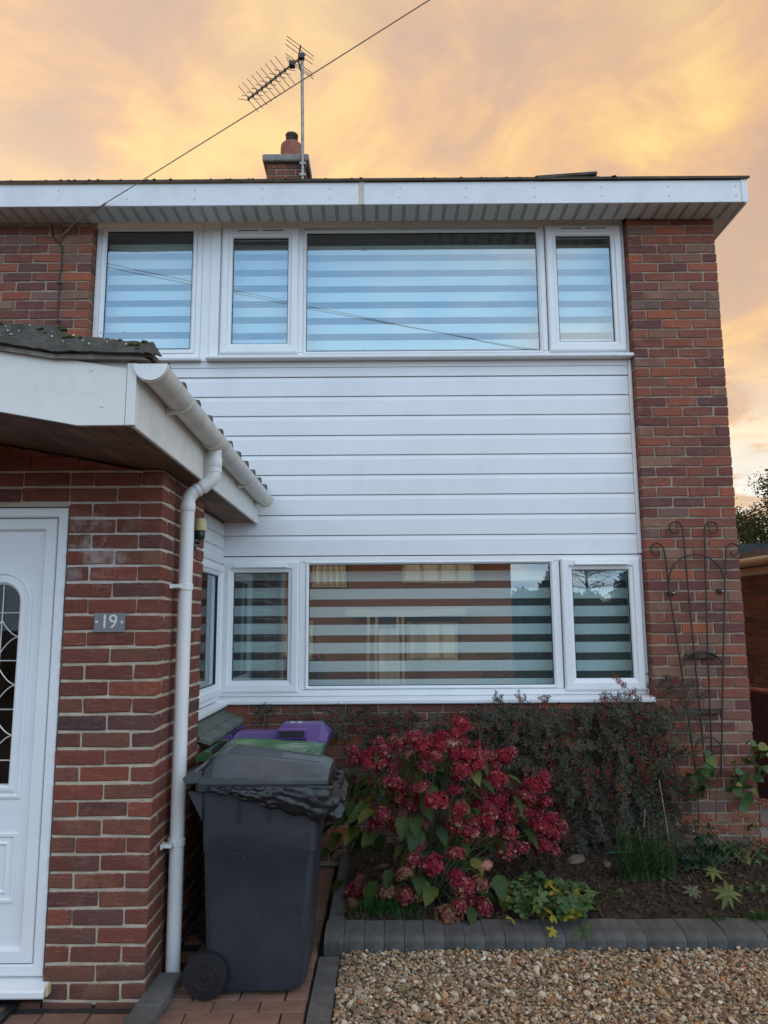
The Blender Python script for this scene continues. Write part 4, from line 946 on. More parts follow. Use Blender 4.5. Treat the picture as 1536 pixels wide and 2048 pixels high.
# ================================================================== WHEELIE BINS
def rrect(x0, x1, y0, y1, r, n=4):
    out = []
    for cx, cy, a in ((x1-r, y1-r, 0), (x0+r, y1-r, 90), (x0+r, y0+r, 180), (x1-r, y0+r, 270)):
        for i in range(n+1): t_ = R_(a+90*i/n); out.append((cx+r*math.cos(t_), cy+r*math.sin(t_)))
    return out
def loft(secs, caps=True):
    mb = MB(); k = len(secs[0][1]); mb.v = [(p[0], p[1], z) for z, pts in secs for p in pts]
    mb.f = [(i*k+j, i*k+(j+1) % k, (i+1)*k+(j+1) % k, (i+1)*k+j) for i in range(len(secs)-1) for j in range(k)]
    if caps: mb.f += [tuple(range(k-1, -1, -1)), tuple(range((len(secs)-1)*k, len(secs)*k))]
    return mb
def wheelie_bin(xo, yc, lidmat, label, kind, hw=.24):
    B = thing('wheelie_bin', (-3.1+xo, yc, 0.0), label, 'wheelie bin', 'wheelie bins in a row along the porch wall')
    def S(z, xa, xb, w_, r): return (z, rrect(xa+xo, xb+xo, yc-w_, yc+w_, r))
    body = obj('body', loft([S(.016, -3.29, -2.965, hw-.065, .05), S(.022, -3.318, -2.925, hw-.040, .05), S(.055, -3.332, -2.892, hw-.030, .045), S(.25, -3.340, -2.876, hw-.024, .04), S(.60, -3.354, -2.852, hw-.014, .035), S(.606, -3.358, -2.848, hw-.010, .035), S(.71, -3.362, -2.844, hw-.008, .035), S(.865, -3.368, -2.838, hw-.003, .035)]), 'bin_grey', B, smooth=35)
    obj('rim', loft([S(.866, -3.372, -2.815, hw+.004, .03), S(.872, -3.395, -2.795, hw+.012, .03), S(.902, -3.395, -2.795, hw+.012, .03), S(.906, -3.38, -2.81, hw, .03)]), 'bin_grey', B, smooth=35)
    for k in (-.075, .06): obj('rib', MB().cbox(-3.12+xo+k-.003, -3.12+xo+k+.003, yc-hw-.006, yc-hw+.03, .735, .865, .002), 'bin_grey', B)
    for pts in ([(-3.345, .60), (-3.20, .598), (-3.175, .590), (-3.165, .575)], [(-2.93, .585), (-2.87, .592)]): obj('panel_line', MB().tube([(a+xo, yc-hw+.0145, z_) for a, z_ in pts], .0022, 5), 'rubber', B)
    for s_ in (-1, 1):
        obj('side_gusset', MB().prism([(-3.363+xo, .864), (-3.43+xo, .864), (-3.363+xo, .74)], 'y', yc+s_*(hw-.03)-.012, yc+s_*(hw-.03)+.012), 'bin_grey', B)
        wy = yc+s_*(hw-.012)
        wheel = obj('wheel', MB().lathe([(.060, wy-.024), (.094, wy-.022), (.099, wy-.012), (.099, wy+.012), (.094, wy+.022), (.060, wy+.024)], (-3.325+xo, 0, .099), 'y', 28), 'rubber', B, smooth=35)
        obj('hub', MB().lathe([(.058, wy-.022), (.055, wy-.027), (.048, wy-.027), (.044, wy-.021), (.016, wy-.021), (.012, wy-.030), (.004, wy-.031)] if s_ < 0 else [(.058, wy+.0245), (.02, wy+.030)], (-3.325+xo, 0, .099), 'y', 20), 'rubber', wheel, smooth=35)
    # lid: domed, highest towards the hinge
    xs_ = np.linspace(-3.372, -2.795, 13)+xo; rows = []
    for i, x in enumerate(xs_):
        u = i/12; zt = .916+(.118 if kind == 'grey' else .092)*math.sin(math.pi*min(1, (u+.10)/.30)/2)*(1-.62*u)
        if kind == 'purple': zt = .916+(.035 if u < .42 else (.085 if u < .95 else .06))
        if i in (0, 12): zt = min(zt, .945)
        w_ = hw+.016; ins = (.165 if kind == 'grey' else .11)-.03*u
        if kind == 'green': zt -= .022*(1-u)
        rows.append([(x, yc-w_, .903), (x, yc-w_, .918), (x, yc-w_+.03, .926), (x, yc-ins, zt-.006), (x, yc-ins+.025, zt), (x, yc+ins-.025, zt), (x, yc+ins, zt-.006), (x, yc+w_-.03, .926), (x, yc+w_, .918), (x, yc+w_, .903)])
    lid = MB(); k = 10; lid.v = [p for r_ in rows for p in r_]
    lid.f = [(i*k+j, i*k+(j+1) % k, (i+1)*k+(j+1) % k, (i+1)*k+j) for i in range(12) for j in range(k)]+[tuple(range(k)), tuple(range(12*k, 13*k))]
    L = obj('lid', lid, lidmat, B, smooth=25)
    if kind != 'purple':
        for q in range(-3, 4):
            pts = []
            for i in range(2, 12):
                u = i/12; zt = .916+(.118 if kind == 'grey' else .092)*math.sin(math.pi*min(1, (u+.10)/.30)/2)*(1-.62*u)-(.022*(1-u) if kind == 'green' else 0); pts.append((float(xs_[i]), yc+q*(.034 if kind == 'grey' else .017)*(1-.2*u), zt+.001))
            if kind == 'green': pts = pts[::1]
            obj('lid_rib', MB().tube(pts[:6] if abs(q) < 3 else pts, .0042, 5), lidmat, L, smooth=True)
        obj('lid_badge', MB().cbox(-2.985+xo, -2.905+xo, yc-.05, yc+.05, .952, .958, .002).xf(lambda p: Vector((p.x, p.y, p.z-.16*(p.x-xo+2.985)+.004))), lidmat, L)
        for q in range(4): obj('lid_rib', MB().tube([(-2.872+xo+q*.012, yc-hw+.02, .930), (-2.862+xo+q*.012, yc-.10, .950-.002*q)], .0035, 5), lidmat, L, smooth=True)
    else:
        x0 = -3.118+xo
        obj('slot_frame', MB().cbox(x0+.02, x0+.20, yc-hw-.002, yc-hw+.045, .930, .990, .006), lidmat, L)
        obj('slot', MB().cbox(x0+.035, x0+.185, yc-hw-.0055, yc-hw-.0025, .942, .980, .001), 'gasket', L)
        for a in (0, 1):
            for b_ in (0, 1):
                for q in range(3): obj('printed_word', MB().box(x0+.075+a*.045, x0+.102+a*.045, yc-.035+b_*.05+q*.012, yc-.028+b_*.05+q*.012, 1.0014, 1.0020), 'print_white', L)
    # rear handle with web openings
    hx = -3.372+xo
    for s_ in (-1, 1): obj('handle_arm', MB().prism([(hx, .905), (hx-.075, .900), (hx-.085, .925), (hx-.045, .950), (hx, .952)], 'y', yc+s_*(hw-.03)-.012, yc+s_*(hw-.03)+.012), lidmat, B)
    obj('handle_bar', MB().tube([(hx-.066, yc-hw+.02, .918), (hx-.066, yc+hw-.02, .918)], .016, 12), lidmat, B, smooth=True)
    obj('handle_web', MB().box(hx-.055, hx-.001, yc-hw+.04, yc+hw-.04, .898, .902), 'bin_grey', B)
    for q in range(7):
        y = yc-hw+.06+q*(2*hw-.12)/6; obj('handle_rib', MB().prism([(hx-.058, .903), (hx-.001, .903), (hx-.001, .945), (hx-.058, .925)], 'y', y-.003, y+.003), 'bin_grey', B)
    return B
wheelie_bin(0.0, -1.575, 'bin_lid_grey', 'dark grey wheelie bin in front with a black bag hanging from its rim', 'grey')
wheelie_bin(-.085, -1.02, 'bin_green', 'wheelie bin with a green lid, middle one of the three bins', 'green')
wheelie_bin(-.09, -.46, 'bin_purple', 'wheelie bin with a purple slotted lid, farthest of the three', 'purple')
# scuff of bird lime on the front bin
# black liner bag hanging out of the front bin
r = np.random.RandomState(3)
path = [(-3.33, -1.833), (-3.2, -1.836), (-3.05, -1.838), (-2.92, -1.840), (-2.83, -1.838), (-2.785, -1.82), (-2.772, -1.76), (-2.770, -1.66), (-2.772, -1.52), (-2.775, -1.40)]
pl = [0]; 
for a, b in zip(path, path[1:]): pl.append(pl[-1]+math.dist(a, b))
NU, NV = 130, 18; bgm = MB()
for i in range(NU):
    s_ = pl[-1]*i/(NU-1); x = np.interp(s_, pl, [p[0] for p in path]); y = np.interp(s_, pl, [p[1] for p in path])
    u = s_/pl[-1]; drop = np.interp(u, [0, .10, .25, .40, .50, .56, .62, .75, .9, 1], [.030, .040, .085, .125, .150, .15, .17, .19, .17, .12])
    nx_, ny_ = (0, -1) if u < .52 else ((.8, -.6) if u < .60 else (1, 0))
    for j in range(NV):
        v = j/(NV-1)
        fold = .0030*math.sin(13*v+i*.09+math.sin(i*.17)*2.5)+.0020*math.sin(25*v-i*.16+math.sin(i*.05)*3)+.004*math.sin(i*.33+6*v)*v+.003*math.sin(i*.9-9*v)*v
        if u > .55: fold += .014*math.sin(i*.8+5*v)*min(1, v*2)+.012*math.sin(11*v+i*.37)
        bulge = (.008+.014*math.sin(math.pi*v)+fold*.85)*(1.15 if u > .52 else .8)
        if v > .9: bulge -= .012*(v-.9)/.1*(1 if u < .5 else 2)
        z = .898-drop*v+.006*math.sin(i*.43+2)*v
        bgm.v.append((x+nx_*bulge+r.normal(0, .0015), y+ny_*bulge+r.normal(0, .0015), z+r.normal(0, .001)))
bgm.f = [(i*NV+j, (i+1)*NV+j, (i+1)*NV+j+1, i*NV+j+1) for i in range(NU-1) for j in range(NV-1)]
bo = obj('bin_liner_bag', bgm, 'bag', loc=(-2.95, -1.83, .80), smooth=48)
tag(bo, 'shiny crumpled black plastic bag hanging over the rim of the grey bin', 'bag')
md = bo.modifiers.new('thickness', 'SOLIDIFY'); md.thickness = .0015

# ================================================================== PLANTS
def leaf_mesh(name, L, W, material, tip=1.6, curl=.25, fold=.25, serr=0.0, n=7, seed=0):
    """one leaf lying along +X from the origin, upper side +Z"""
    r = random.Random(seed); mb = MB(); 
    for i in range(n+1):
        u = i/n; wd = W*.5*(math.sin(math.pi*min(1, u**.75))**.8)*(1-.25*u**tip); wd *= 1+serr*(1 if i % 2 else -1)
        z = -curl*L*u*u+r.uniform(-.01, .01)*L
        mb.v += [(L*u, -wd, z+fold*wd), (L*u, 0, z), (L*u, wd, z+fold*wd)]
    for i in range(n):
        a = i*3; mb.f += [(a, a+3, a+4, a+1), (a+1, a+4, a+5, a+2)]
    me = bpy.data.meshes.new(name); me.from_pydata(mb.v, [], mb.f); me.materials.append(M[material]); me.polygons.foreach_set('use_smooth', [True]*len(me.polygons)); me.update(); return me
def sphere_pts(n):
    g = math.pi*(3-5**.5); out = []
    for i in range(n):
        z = 1-2*(i+.5)/n; rr_ = math.sqrt(1-z*z); out.append(Vector((rr_*math.cos(g*i), rr_*math.sin(g*i), z)))
    return out
def flower_head(material, seed, n=92):
    r = random.Random(seed); mb = MB(); 
    for d in sphere_pts(n):
        if d.z < -.55: continue
        d = (d+Vector([r.uniform(-.12, .12) for _ in range(3)])).normalized(); rad = r.uniform(.70, 1.12)*(1-.16*abs(d.z))
        c = d*rad; a = d.cross(Vector((r.uniform(-1, 1), r.uniform(-1, 1), r.uniform(-1, 1)))).normalized(); b = d.cross(a); pw = r.uniform(.17, .27); o = len(mb.v)
        mb.v.append(tuple(c-d*.05))
        for k in range(4):
            t_ = k*math.pi/2; e = a*math.cos(t_)+b*math.sin(t_); f = -a*math.sin(t_)+b*math.cos(t_); lift = r.uniform(-.06, .10)
            mb.v += [tuple(c+e*pw*.55-f*pw*.42+d*lift*.5), tuple(c+e*pw*1.05+d*lift), tuple(c+e*pw*.55+f*pw*.42+d*(lift*.5+.02))]
            q = o+1+3*k; mb.f += [(o, q, q+1, q+2)]
    o = len(mb.v); core = sphere_pts(26)
    mb.lathe([(.05, -.5), (.45, -.40), (.60, 0), (.45, .42), (.1, .60)], (0, 0, 0), 'z', 9)
    me = bpy.data.meshes.new('flower_head'); me.from_pydata(mb.v, [], mb.f); me.materials.append(M[material]); me.update(); return me
HEADS = {k: [flower_head(k, s+7*i) for s in range(4)] for i, k in enumerate(('petal_red', 'petal_pink', 'petal_peach', 'petal_brown'))}
# flower heads: pixel in the close study of the photograph, radius, tint
FH = [(910,210,52,'r'),(630,285,45,'k'),(675,335,55,'r'),(790,295,55,'r'),(850,312,46,'p'),(880,262,42,'r'),(545,330,45,'k'),(450,365,50,'k'),(265,425,45,'k'),(340,420,50,'r'),(425,445,40,'k'),(515,470,50,'k'),(705,470,45,'k'),(755,400,38,'k'),(960,400,58,'r'),(920,490,60,'r'),(870,385,48,'r'),(1040,410,40,'k'),(1090,400,35,'k'),(1170,410,55,'r'),(1115,540,55,'r'),(870,600,45,'r'),(500,570,55,'k'),(580,600,50,'k'),(665,590,45,'k'),(760,672,66,'r'),(440,740,42,'k'),(600,690,40,'k'),(520,820,58,'k'),(870,800,55,'k'),(900,720,45,'r'),(965,850,58,'k'),(1040,690,55,'r'),(1130,670,50,'r'),(1060,790,45,'r'),(1180,765,50,'r'),(1200,860,50,'k'),(1170,968,62,'k'),(1270,960,48,'k'),(1360,590,56,'r'),(1300,640,40,'k'),(1415,680,45,'r'),(1380,830,50,'r'),(1445,780,50,'r'),(1400,935,56,'r'),(1460,870,42,'r'),(1250,720,45,'k'),(1325,745,42,'r'),(745,1060,66,'r'),(630,1020,42,'k'),(570,1110,46,'b'),(875,990,50,'k'),(880,1130,55,'r'),(930,1185,55,'k'),(1020,1170,52,'b'),(285,1215,56,'k'),(460,1215,50,'b'),(575,1240,48,'k'),(660,1240,42,'b'),(900,1300,46,'k'),(970,1285,48,'k'),(1050,1310,46,'k'),(835,1380,58,'b'),(1065,1060,30,'p'),(1100,760,34,'p'),(255,1290,34,'b'),(730,330,36,'r'),(1010,460,36,'r'),(600,380,36,'p')]
HX = thing('hydrangea', tuple(onZ(850, 1795, .09)), 'hydrangea bush with fading crimson flower heads in the bed beside the grey bin', 'shrub')
hbase = Vector(onZ(850, 1795, .09)); hb_off = OFF[HX]
stems = MB(); rr = random.Random(12); kk = {'r': 'petal_red', 'k': 'petal_pink', 'p': 'petal_peach', 'b': 'petal_brown'}
lm_ = [leaf_mesh('leaf', .13, .085, 'hyd_leaf', serr=.06, seed=s) for s in range(4)]; lr_ = [leaf_mesh('leaf', .11, .07, 'hyd_leaf_red', serr=.06, seed=s) for s in range(2)]
heads = []
for (a, b, rad, tint) in FH:
    px, py = 620+a/3.012, 1380+b/3.012
    u, v = (px-880)/230, (py-1640)/220
    Y = -.58-.42*max(0, 1-u*u*.9-.25*v*v)+.10*rr.uniform(-1, 1)+(-.16 if py > 1730 else 0)
    Y = max(-1.30, min(-.38, Y)); c = Vector(onY(px, py, Y)); R0 = rad/3.012*1.16*(c.y-CAM[1])/F_PX*1.0
    if py > 1735 and c.z < .15: c.z = max(c.z, .10)
    o = inst('flower_head', rr.choice(HEADS[kk[tint]]), HX, c, (rr.uniform(-.7, .3), rr.uniform(-.5, .5), rr.uniform(0, 6.28)), R0*rr.uniform(.92, 1.05)*(1, 1, 1)[0]); heads.append(c)
    o.scale = (R0*rr.uniform(.85, 1.22), R0*rr.uniform(.85, 1.1), R0*rr.uniform(.75, 1.0))
    mid_ = hbase.lerp(c, .55)+Vector((0, .06, .04)); stems.tube([hbase+Vector((rr.uniform(-.08, .08), rr.uniform(-.05, .05), 0)), mid_, c+Vector((0, .02, -.02))], [.006, .0045, .003], 5, False)
for i in range(120):
    h = rr.choice(heads[:47]); c = h+Vector((rr.uniform(-.075, .075), rr.uniform(-.02, .10), rr.uniform(-.075, .06)))
    if c.z > .98: continue
    o = inst('flower_head', rr.choice(HEADS[rr.choice(('petal_red', 'petal_red', 'petal_pink', 'petal_pink', 'petal_pink', 'petal_brown'))]), HX, c, (rr.uniform(-.7, .3), rr.uniform(-.5, .5), rr.uniform(0, 6.28)), rr.uniform(.030, .048))
obj('stems', stems, 'green_stem', HX, smooth=True)
# leaves read off the photograph first, then fill between the heads
LP = [(640,470,1),(480,490,1),(340,700,1),(230,780,1),(390,850,1),(430,910,1),(330,890,0),(150,810,0),(240,500,1),(245,575,1),(620,390,1),(840,470,0),(1030,540,1),(750,580,0),(660,530,1),(955,610,0),(880,660,0),(830,730,1),(980,710,1),(720,740,2),(780,770,2),(640,830,0),(560,930,1),(600,960,0),(480,1080,1),(400,1150,1),(360,1110,0),(655,1105,0),(700,970,0),(740,1180,1),(860,1240,1),(680,1310,1),(840,1290,1),(900,880,1),(1220,640,0),(1260,780,1),(1130,1110,0),(990,1010,1),(590,440,0),(540,400,2),(320,1110,2),(410,790,2),(1280,680,0),(500,640,0),(690,640,0),(400,640,1),(330,620,0),(290,660,0),(210,640,0),(450,560,0),(390,560,0),(1060,950,0),(1100,880,0),(780,880,0),(700,900,2),(560,760,0),(640,760,1),(1340,680,1),(1290,840,1)]
LP += [(120+rr.uniform(0, 260), 480+rr.uniform(0, 480), 1) for _ in range(34)]
for (a, b, t_) in LP:
    px, py = 620+a/3.012, 1380+b/3.012; u, v = (px-880)/230, (py-1640)/220
    Y = -.60-.36*max(0, 1-u*u*.9-.25*v*v)+rr.uniform(-.05, .05)+(-.12 if py > 1730 else 0); c = Vector(onY(px, py, max(-1.25, Y)))
    d = (c-(hbase+Vector((0, .1, .45)))); yaw = math.atan2(d.y, d.x)+rr.uniform(-.9, .9)
    inst('leaf', rr.choice(lr_ if t_ == 2 else lm_), HX, c, (rr.uniform(-.5, .5), rr.uniform(.2, .95), yaw), rr.uniform(.75, 1.1))
for i in range(60):
    h = rr.choice(heads); c = h+Vector((rr.uniform(-.12, .12), rr.uniform(.03, .22), rr.uniform(-.16, .02)))
    c.y = min(c.y, -.12); 
    if c.z < .12: c.z = .14
    d = c-(hbase+Vector((0, .1, .3)))
    inst('leaf', rr.choice(lm_ if rr.random() < .9 else lr_), HX, c, (rr.uniform(-.5, .5), rr.uniform(.1, .9), math.atan2(d.y, d.x)+rr.uniform(-1, 1)), rr.uniform(.7, 1.05))

# ---- cotoneaster trained on the wall
CT = thing('cotoneaster', (-1.1, -.06, .1), 'cotoneaster with tiny dark leaves and red berries spread against the wall below the window', 'shrub')
rr = random.Random(77); tw = MB(); lf = MB(); bry = MB()
def poly_in(px, py, poly):
    c = False; j = len(poly)-1
    for i in range(len(poly)):
        if (poly[i][1] > py) != (poly[j][1] > py) and px < (poly[j][0]-poly[i][0])*(py-poly[i][1])/(poly[j][1]-poly[i][1])+poly[i][0]: c = not c
        j = i
    return c
core = [(940,1405),(1120,1400),(1240,1392),(1310,1385),(1340,1400),(1338,1500),(1325,1580),(1310,1640),(1250,1660),(1120,1650),(1060,1660),(960,1560),(930,1470)]
thin = [(500,1425),(620,1410),(940,1402),(960,1560),(880,1640),(760,1600),(690,1560),(660,1480),(560,1445)]
lowr = [(1240,1600),(1330,1570),(1365,1650),(1340,1700),(1260,1690)]
def leaf_q(mb, c, d, s, nr=Vector((0, -1, .6))):
    a = d.normalized(); sd_ = a.cross(nr+Vector((rr.uniform(-.5, .5), rr.uniform(-.5, .5), rr.uniform(-.3, .6)))).normalized(); o = len(mb.v)
    mb.v += [tuple(c), tuple(c+a*s*.55+sd_*s*.40), tuple(c+a*s), tuple(c+a*s*.55-sd_*s*.40)]; mb.f.append((o, o+1, o+2, o+3))
def spray(c, d, L, dens=1.0, berr=.25, zmax=None):
    """arching stem with herringbone side twigs, tiny leaves and berries"""
    n = max(6, int(L/.022)); pts = []; p = Vector(c); dd = Vector(d).normalized()
    for i in range(n+1):
        pts.append(p.copy()); p = p+dd*(L/n); dd = (dd+Vector((rr.uniform(-.07, .07), rr.uniform(-.05, .05), -.035+rr.uniform(-.05, .05)))).normalized()
        if zmax and p.z > zmax: p.z = zmax-rr.random()*.02; dd.z = -abs(dd.z)
        if p.y > -.012: p.y = -.012; dd.y = -abs(dd.y)*.4
    tw.tube(pts, [.0030*(1-.75*i/n) for i in range(n+1)], 4, False); berr = .75 if rr.random() < berr else .03
    nrm = Vector((rr.uniform(-.5, .5), -1, rr.uniform(-.3, .6))).normalized()
    for i in range(1, n):
        t_ = (pts[i+1]-pts[i]).normalized(); sd_ = t_.cross(nrm).normalized()
        for s_ in (1, -1):
            if rr.random() > .85*dens: continue
            dv = (t_*.75+sd_*s_+Vector((rr.uniform(-.2, .2),)*3)*.6).normalized(); l = rr.uniform(.028, .070)*(1-.55*i/n)
            a, b = pts[i], pts[i]+dv*l
            if b.y > -.008: b.y = -.008
            tw.tube([a, b], [.0011, .0006], 3, False)
            m_ = int(l/.0068)+1
            for q in range(m_):
                c_ = a.lerp(b, (q+.6)/m_); pq = dv.cross(nrm).normalized()*(1 if q % 2 else -1); leaf_q(lf, c_, (dv*.8+pq+nrm*rr.uniform(-.2, .4)), rr.uniform(.010, .0165), nrm)
            if rr.random() < berr:
                for q in range(rr.randint(1, 4)):
                    c_ = a.lerp(b, rr.random())+Vector((rr.uniform(-.006, .006), -.004, rr.uniform(-.006, .006))); rad = rr.uniform(.0040, .0062)
                    o = len(bry.v); bry.v += [tuple(c_+Vector(k)*rad) for k in ((1,0,0),(-1,0,0),(0,1,0),(0,-1,0),(0,0,1),(0,0,-1))]; bry.f += [(o+a_, o+b_, o+e_) for a_, b_, e_ in ((0,2,4),(2,1,4),(1,3,4),(3,0,4),(2,0,5),(1,2,5),(3,1,5),(0,3,5))]
root = Vector((-.95, -.10, .12))
def fill(poly, n, ymin, berr, dens, Lr=(.12, .30)):
    xs_ = [p[0] for p in poly]; ys_ = [p[1] for p in poly]; k = 0
    while k < n:
        px, py = rr.uniform(min(xs_), max(xs_)), rr.uniform(min(ys_), max(ys_))
        if not poly_in(px, py, poly): continue
        c = Vector(onY(px, py, rr.uniform(ymin, -.02))); d = c-root; d.y = -.25*rr.random(); d = d.normalized()+Vector((rr.uniform(-.8, .8), rr.uniform(-.5, .1), rr.uniform(-.5, .7)))
        if rr.random() < .35: d = Vector((rr.uniform(-.4, .4), -.5, -1.0))
        spray(c, d, rr.uniform(*Lr), dens, berr, 1.045); k += 1
print('n leaves', len(lf.f)); fill(core, 235, -.20, .26, .95, (.22, .46)); fill(core, 70, -.06, .1, .7, (.12, .25)); fill(thin, 105, -.14, .35, .9, (.12, .28)); fill(lowr, 60, -.20, .04, .9, (.10, .22))
for px, py, dx, dz, L in ((1290,1408,-.9,.45,.32),(1280,1404,-.6,.7,.26),(1300,1396,.1,1,.20),(1310,1400,.5,.9,.22),(1330,1402,.6,.6,.24),(1350,1410,.9,.35,.20),(1325,1380,.4,.9,.10),(1060,1408,-.7,.6,.13),(1010,1408,-.5,.6,.10),(1095,1410,-.5,.8,.07),(1330,1378,1,.15,.24),(1260,1408,-.8,.2,.22),(1345,1470,.9,.1,.16),(1350,1500,.9,-.1,.15)):
    spray(Vector(onY(px, py, -.10)), Vector((dx, -.1, dz)), L, .9, .25)
mainb = MB()
for i in range(16):
    px, py = rr.choice(((1050,1480),(1150,1430),(1250,1420),(1340,1430),(1360,1520),(1000,1560),(950,1450),(800,1440),(700,1450),(620,1440),(1100,1560),(1300,1560)))
    e = Vector(onY(px+rr.uniform(-30, 30), py+rr.uniform(-15, 15), rr.uniform(-.12, -.03))); s0 = root+Vector((rr.uniform(-.12, .12), rr.uniform(-.03, .03), 0)); mp = s0.lerp(e, .5)+Vector((rr.uniform(-.08, .08), -.03, .10))
    pts = [(s0*(1-t_)+mp*t_)*(1-t_)+(mp*(1-t_)+e*t_)*t_ for t_ in [k/8 for k in range(9)]]; mainb.tube(pts, [.009*(1-.7*k/8) for k in range(9)], 6, False)
obj('branches', mainb, 'bark', CT, smooth=True)
print('leaves', len(lf.f), len(bry.v), len(tw.f)); tag(obj('twigs', tw, 'twig', CT), kind='stuff'); tag(obj('leaves', lf, 'coton_leaf', CT), kind='stuff'); tag(obj('berries', bry, 'berry', CT), kind='stuff')

# ---- hardy geranium
def lobed_leaf(material, seed, lobes=5):
    r = random.Random(seed); mb = MB(); mb.v.append((0, 0, 0)); n = lobes*4
    for i in range(n+1):
        a = R_(-150)+R_(300)*i/n; ph = (i % 4); rad = (1.0, .88, .56, .88)[(ph+2) % 4] if i not in (0, n) else .5
        rad *= r.uniform(.9, 1.08); mb.v.append((rad*math.cos(a), rad*math.sin(a), -.18*rad*rad+r.uniform(-.05, .05)))
    mb.f = [(0, i+1, i+2) for i in range(n)]
    me = bpy.data.meshes.new('leaf'); me.from_pydata(mb.v, [], mb.f); me.materials.append(M[material]); me.update(); return me
GE = thing('geranium_plant', tuple(onZ(1095, 1800, .08)), 'low clump of bright green lobed leaves spilling over the kerb', 'plant')
gl_ = [lobed_leaf('geranium_leaf', s) for s in range(4)]; gy_ = [lobed_leaf('geranium_yellow', s) for s in range(2)]; rr = random.Random(31); gs = MB(); gb = Vector(onZ(1095, 1790, .08))
for i in range(150):
    a = rr.uniform(0, 6.28); rd = math.sqrt(rr.random()); px = 1098+rd*98*math.cos(a); py = 1797+rd*42*math.sin(a)-(10 if px < 1100 else 0)
    if py < 1745: continue
    h = .10+.12*(1-rd)*rr.uniform(.5, 1); c = Vector(onZ(px, py, h+.03)); yl = rr.random() < (.35 if py > 1822 else .03)
    inst('leaf', rr.choice(gy_ if yl else gl_), GE, c, (R_(28)+rr.uniform(-.45, .45), rr.uniform(-.45, .45), rr.uniform(0, 6.28)), rr.uniform(.028, .048))
    gs.tube([gb+Vector((rr.uniform(-.05, .05), rr.uniform(-.04, .04), 0)), gb.lerp(c, .6)+Vector((0, 0, .03)), c], .0014, 4, False)
for px, py, z in ((1103,1862,.10),(1150,1868,.098),(1170,1852,.10),(1022,1838,.11),(1050,1832,.11),(1170,1868,.09)):
    inst('leaf', rr.choice(gy_ if px in (1103, 1022) else gl_), GE, Vector(onZ(px, py, z)), (R_(35), 0, rr.uniform(0, 6)), .032)
obj('stalks', gs, 'green_stem', GE)
# ---- grass tufts
def tuft(cx, cy, n, h, spread, label, seed):
    r = random.Random(seed); c = Vector(onZ(cx, cy, .085)); mb = MB()
    for i in range(n):
        b = c+Vector((r.gauss(0, spread), r.gauss(0, spread*.35), 0)); a = r.uniform(0, 6.28); lean = r.uniform(.2, 1.1); hh = h*r.uniform(.5, 1.1); d = Vector((math.cos(a), math.sin(a)*.8-.25, 0)); w_ = r.uniform(.0016, .0028); sd_ = Vector((-d.y, d.x, 0)).normalized()*w_; o = len(mb.v)
        for k in range(5):
            t_ = k/4; p = b+d*(hh*lean*t_*t_)+Vector((0, 0, hh*(t_-.45*lean*t_*t_))); q = sd_*(1-t_*.9); mb.v += [tuple(p-q), tuple(p+q)]
        mb.f += [(o+2*k, o+2*k+1, o+2*k+3, o+2*k+2) for k in range(4)]
    tag(obj('grass_tuft', mb, 'grass_blade', loc=tuple(c)), label, 'grass', 'grass tufts along the kerb')
tuft(775, 1828, 330, .13, .085, 'large tuft of long grass behind the kerb below the hydrangea', 1)
tuft(1440, 1838, 60, .05, .035, 'small grass sprig at the kerb in front of the star-shaped leaf', 2)
tuft(1522, 1838, 110, .07, .04, 'short grass tuft at the kerb on the right picture edge', 3)
# ---- feathery green plant
FE = thing('feathery_plant', tuple(onZ(1290, 1768, .09)), 'bushy feathery bright green plant in front of the cotoneaster', 'plant')
rr = random.Random(14); fb = Vector(onZ(1290, 1760, .09)); fs = MB(); fl = MB()
for i in range(150):
    px, py = 1288+rr.gauss(0, 32), 1702+rr.gauss(0, 30); px = max(1232, min(1345, px)); py = max(1655, min(1760, py))
    e = Vector(onY(px, py, fb.y+rr.uniform(-.08, .10))); b0_ = Vector((e.x*.75+fb.x*.25+rr.uniform(-.04, .04), fb.y+rr.uniform(-.05, .05), fb.z)); pts = [b0_, b0_.lerp(e, .45)+Vector((0, 0, .02)), e]; fs.tube(pts, .0012, 4, False)
    ax = (pts[2]-pts[1])
    for q in range(26):
        c = pts[1]+ax*rr.uniform(-.55, 1.05); d = Vector((rr.uniform(-1, 1), rr.uniform(-1, 1), rr.uniform(-.3, .9))).normalized(); l = rr.uniform(.018, .040); sd_ = d.cross(Vector((rr.random(), rr.random(), 1))).normalized()*.0030; o = len(fl.v)
        fl.v += [tuple(c-sd_), tuple(c+sd_), tuple(c+d*l*.6+sd_*.8-Vector((0, 0, l*.08))), tuple(c+d*l-Vector((0, 0, l*.25))), tuple(c+d*l*.6-sd_*.8-Vector((0, 0, l*.08)))]; fl.f.append((o, o+1, o+2, o+3, o+4))
obj('stems', fs, 'green_stem', FE); tag(obj('leaves', fl, 'feather_leaf', FE), kind='stuff')
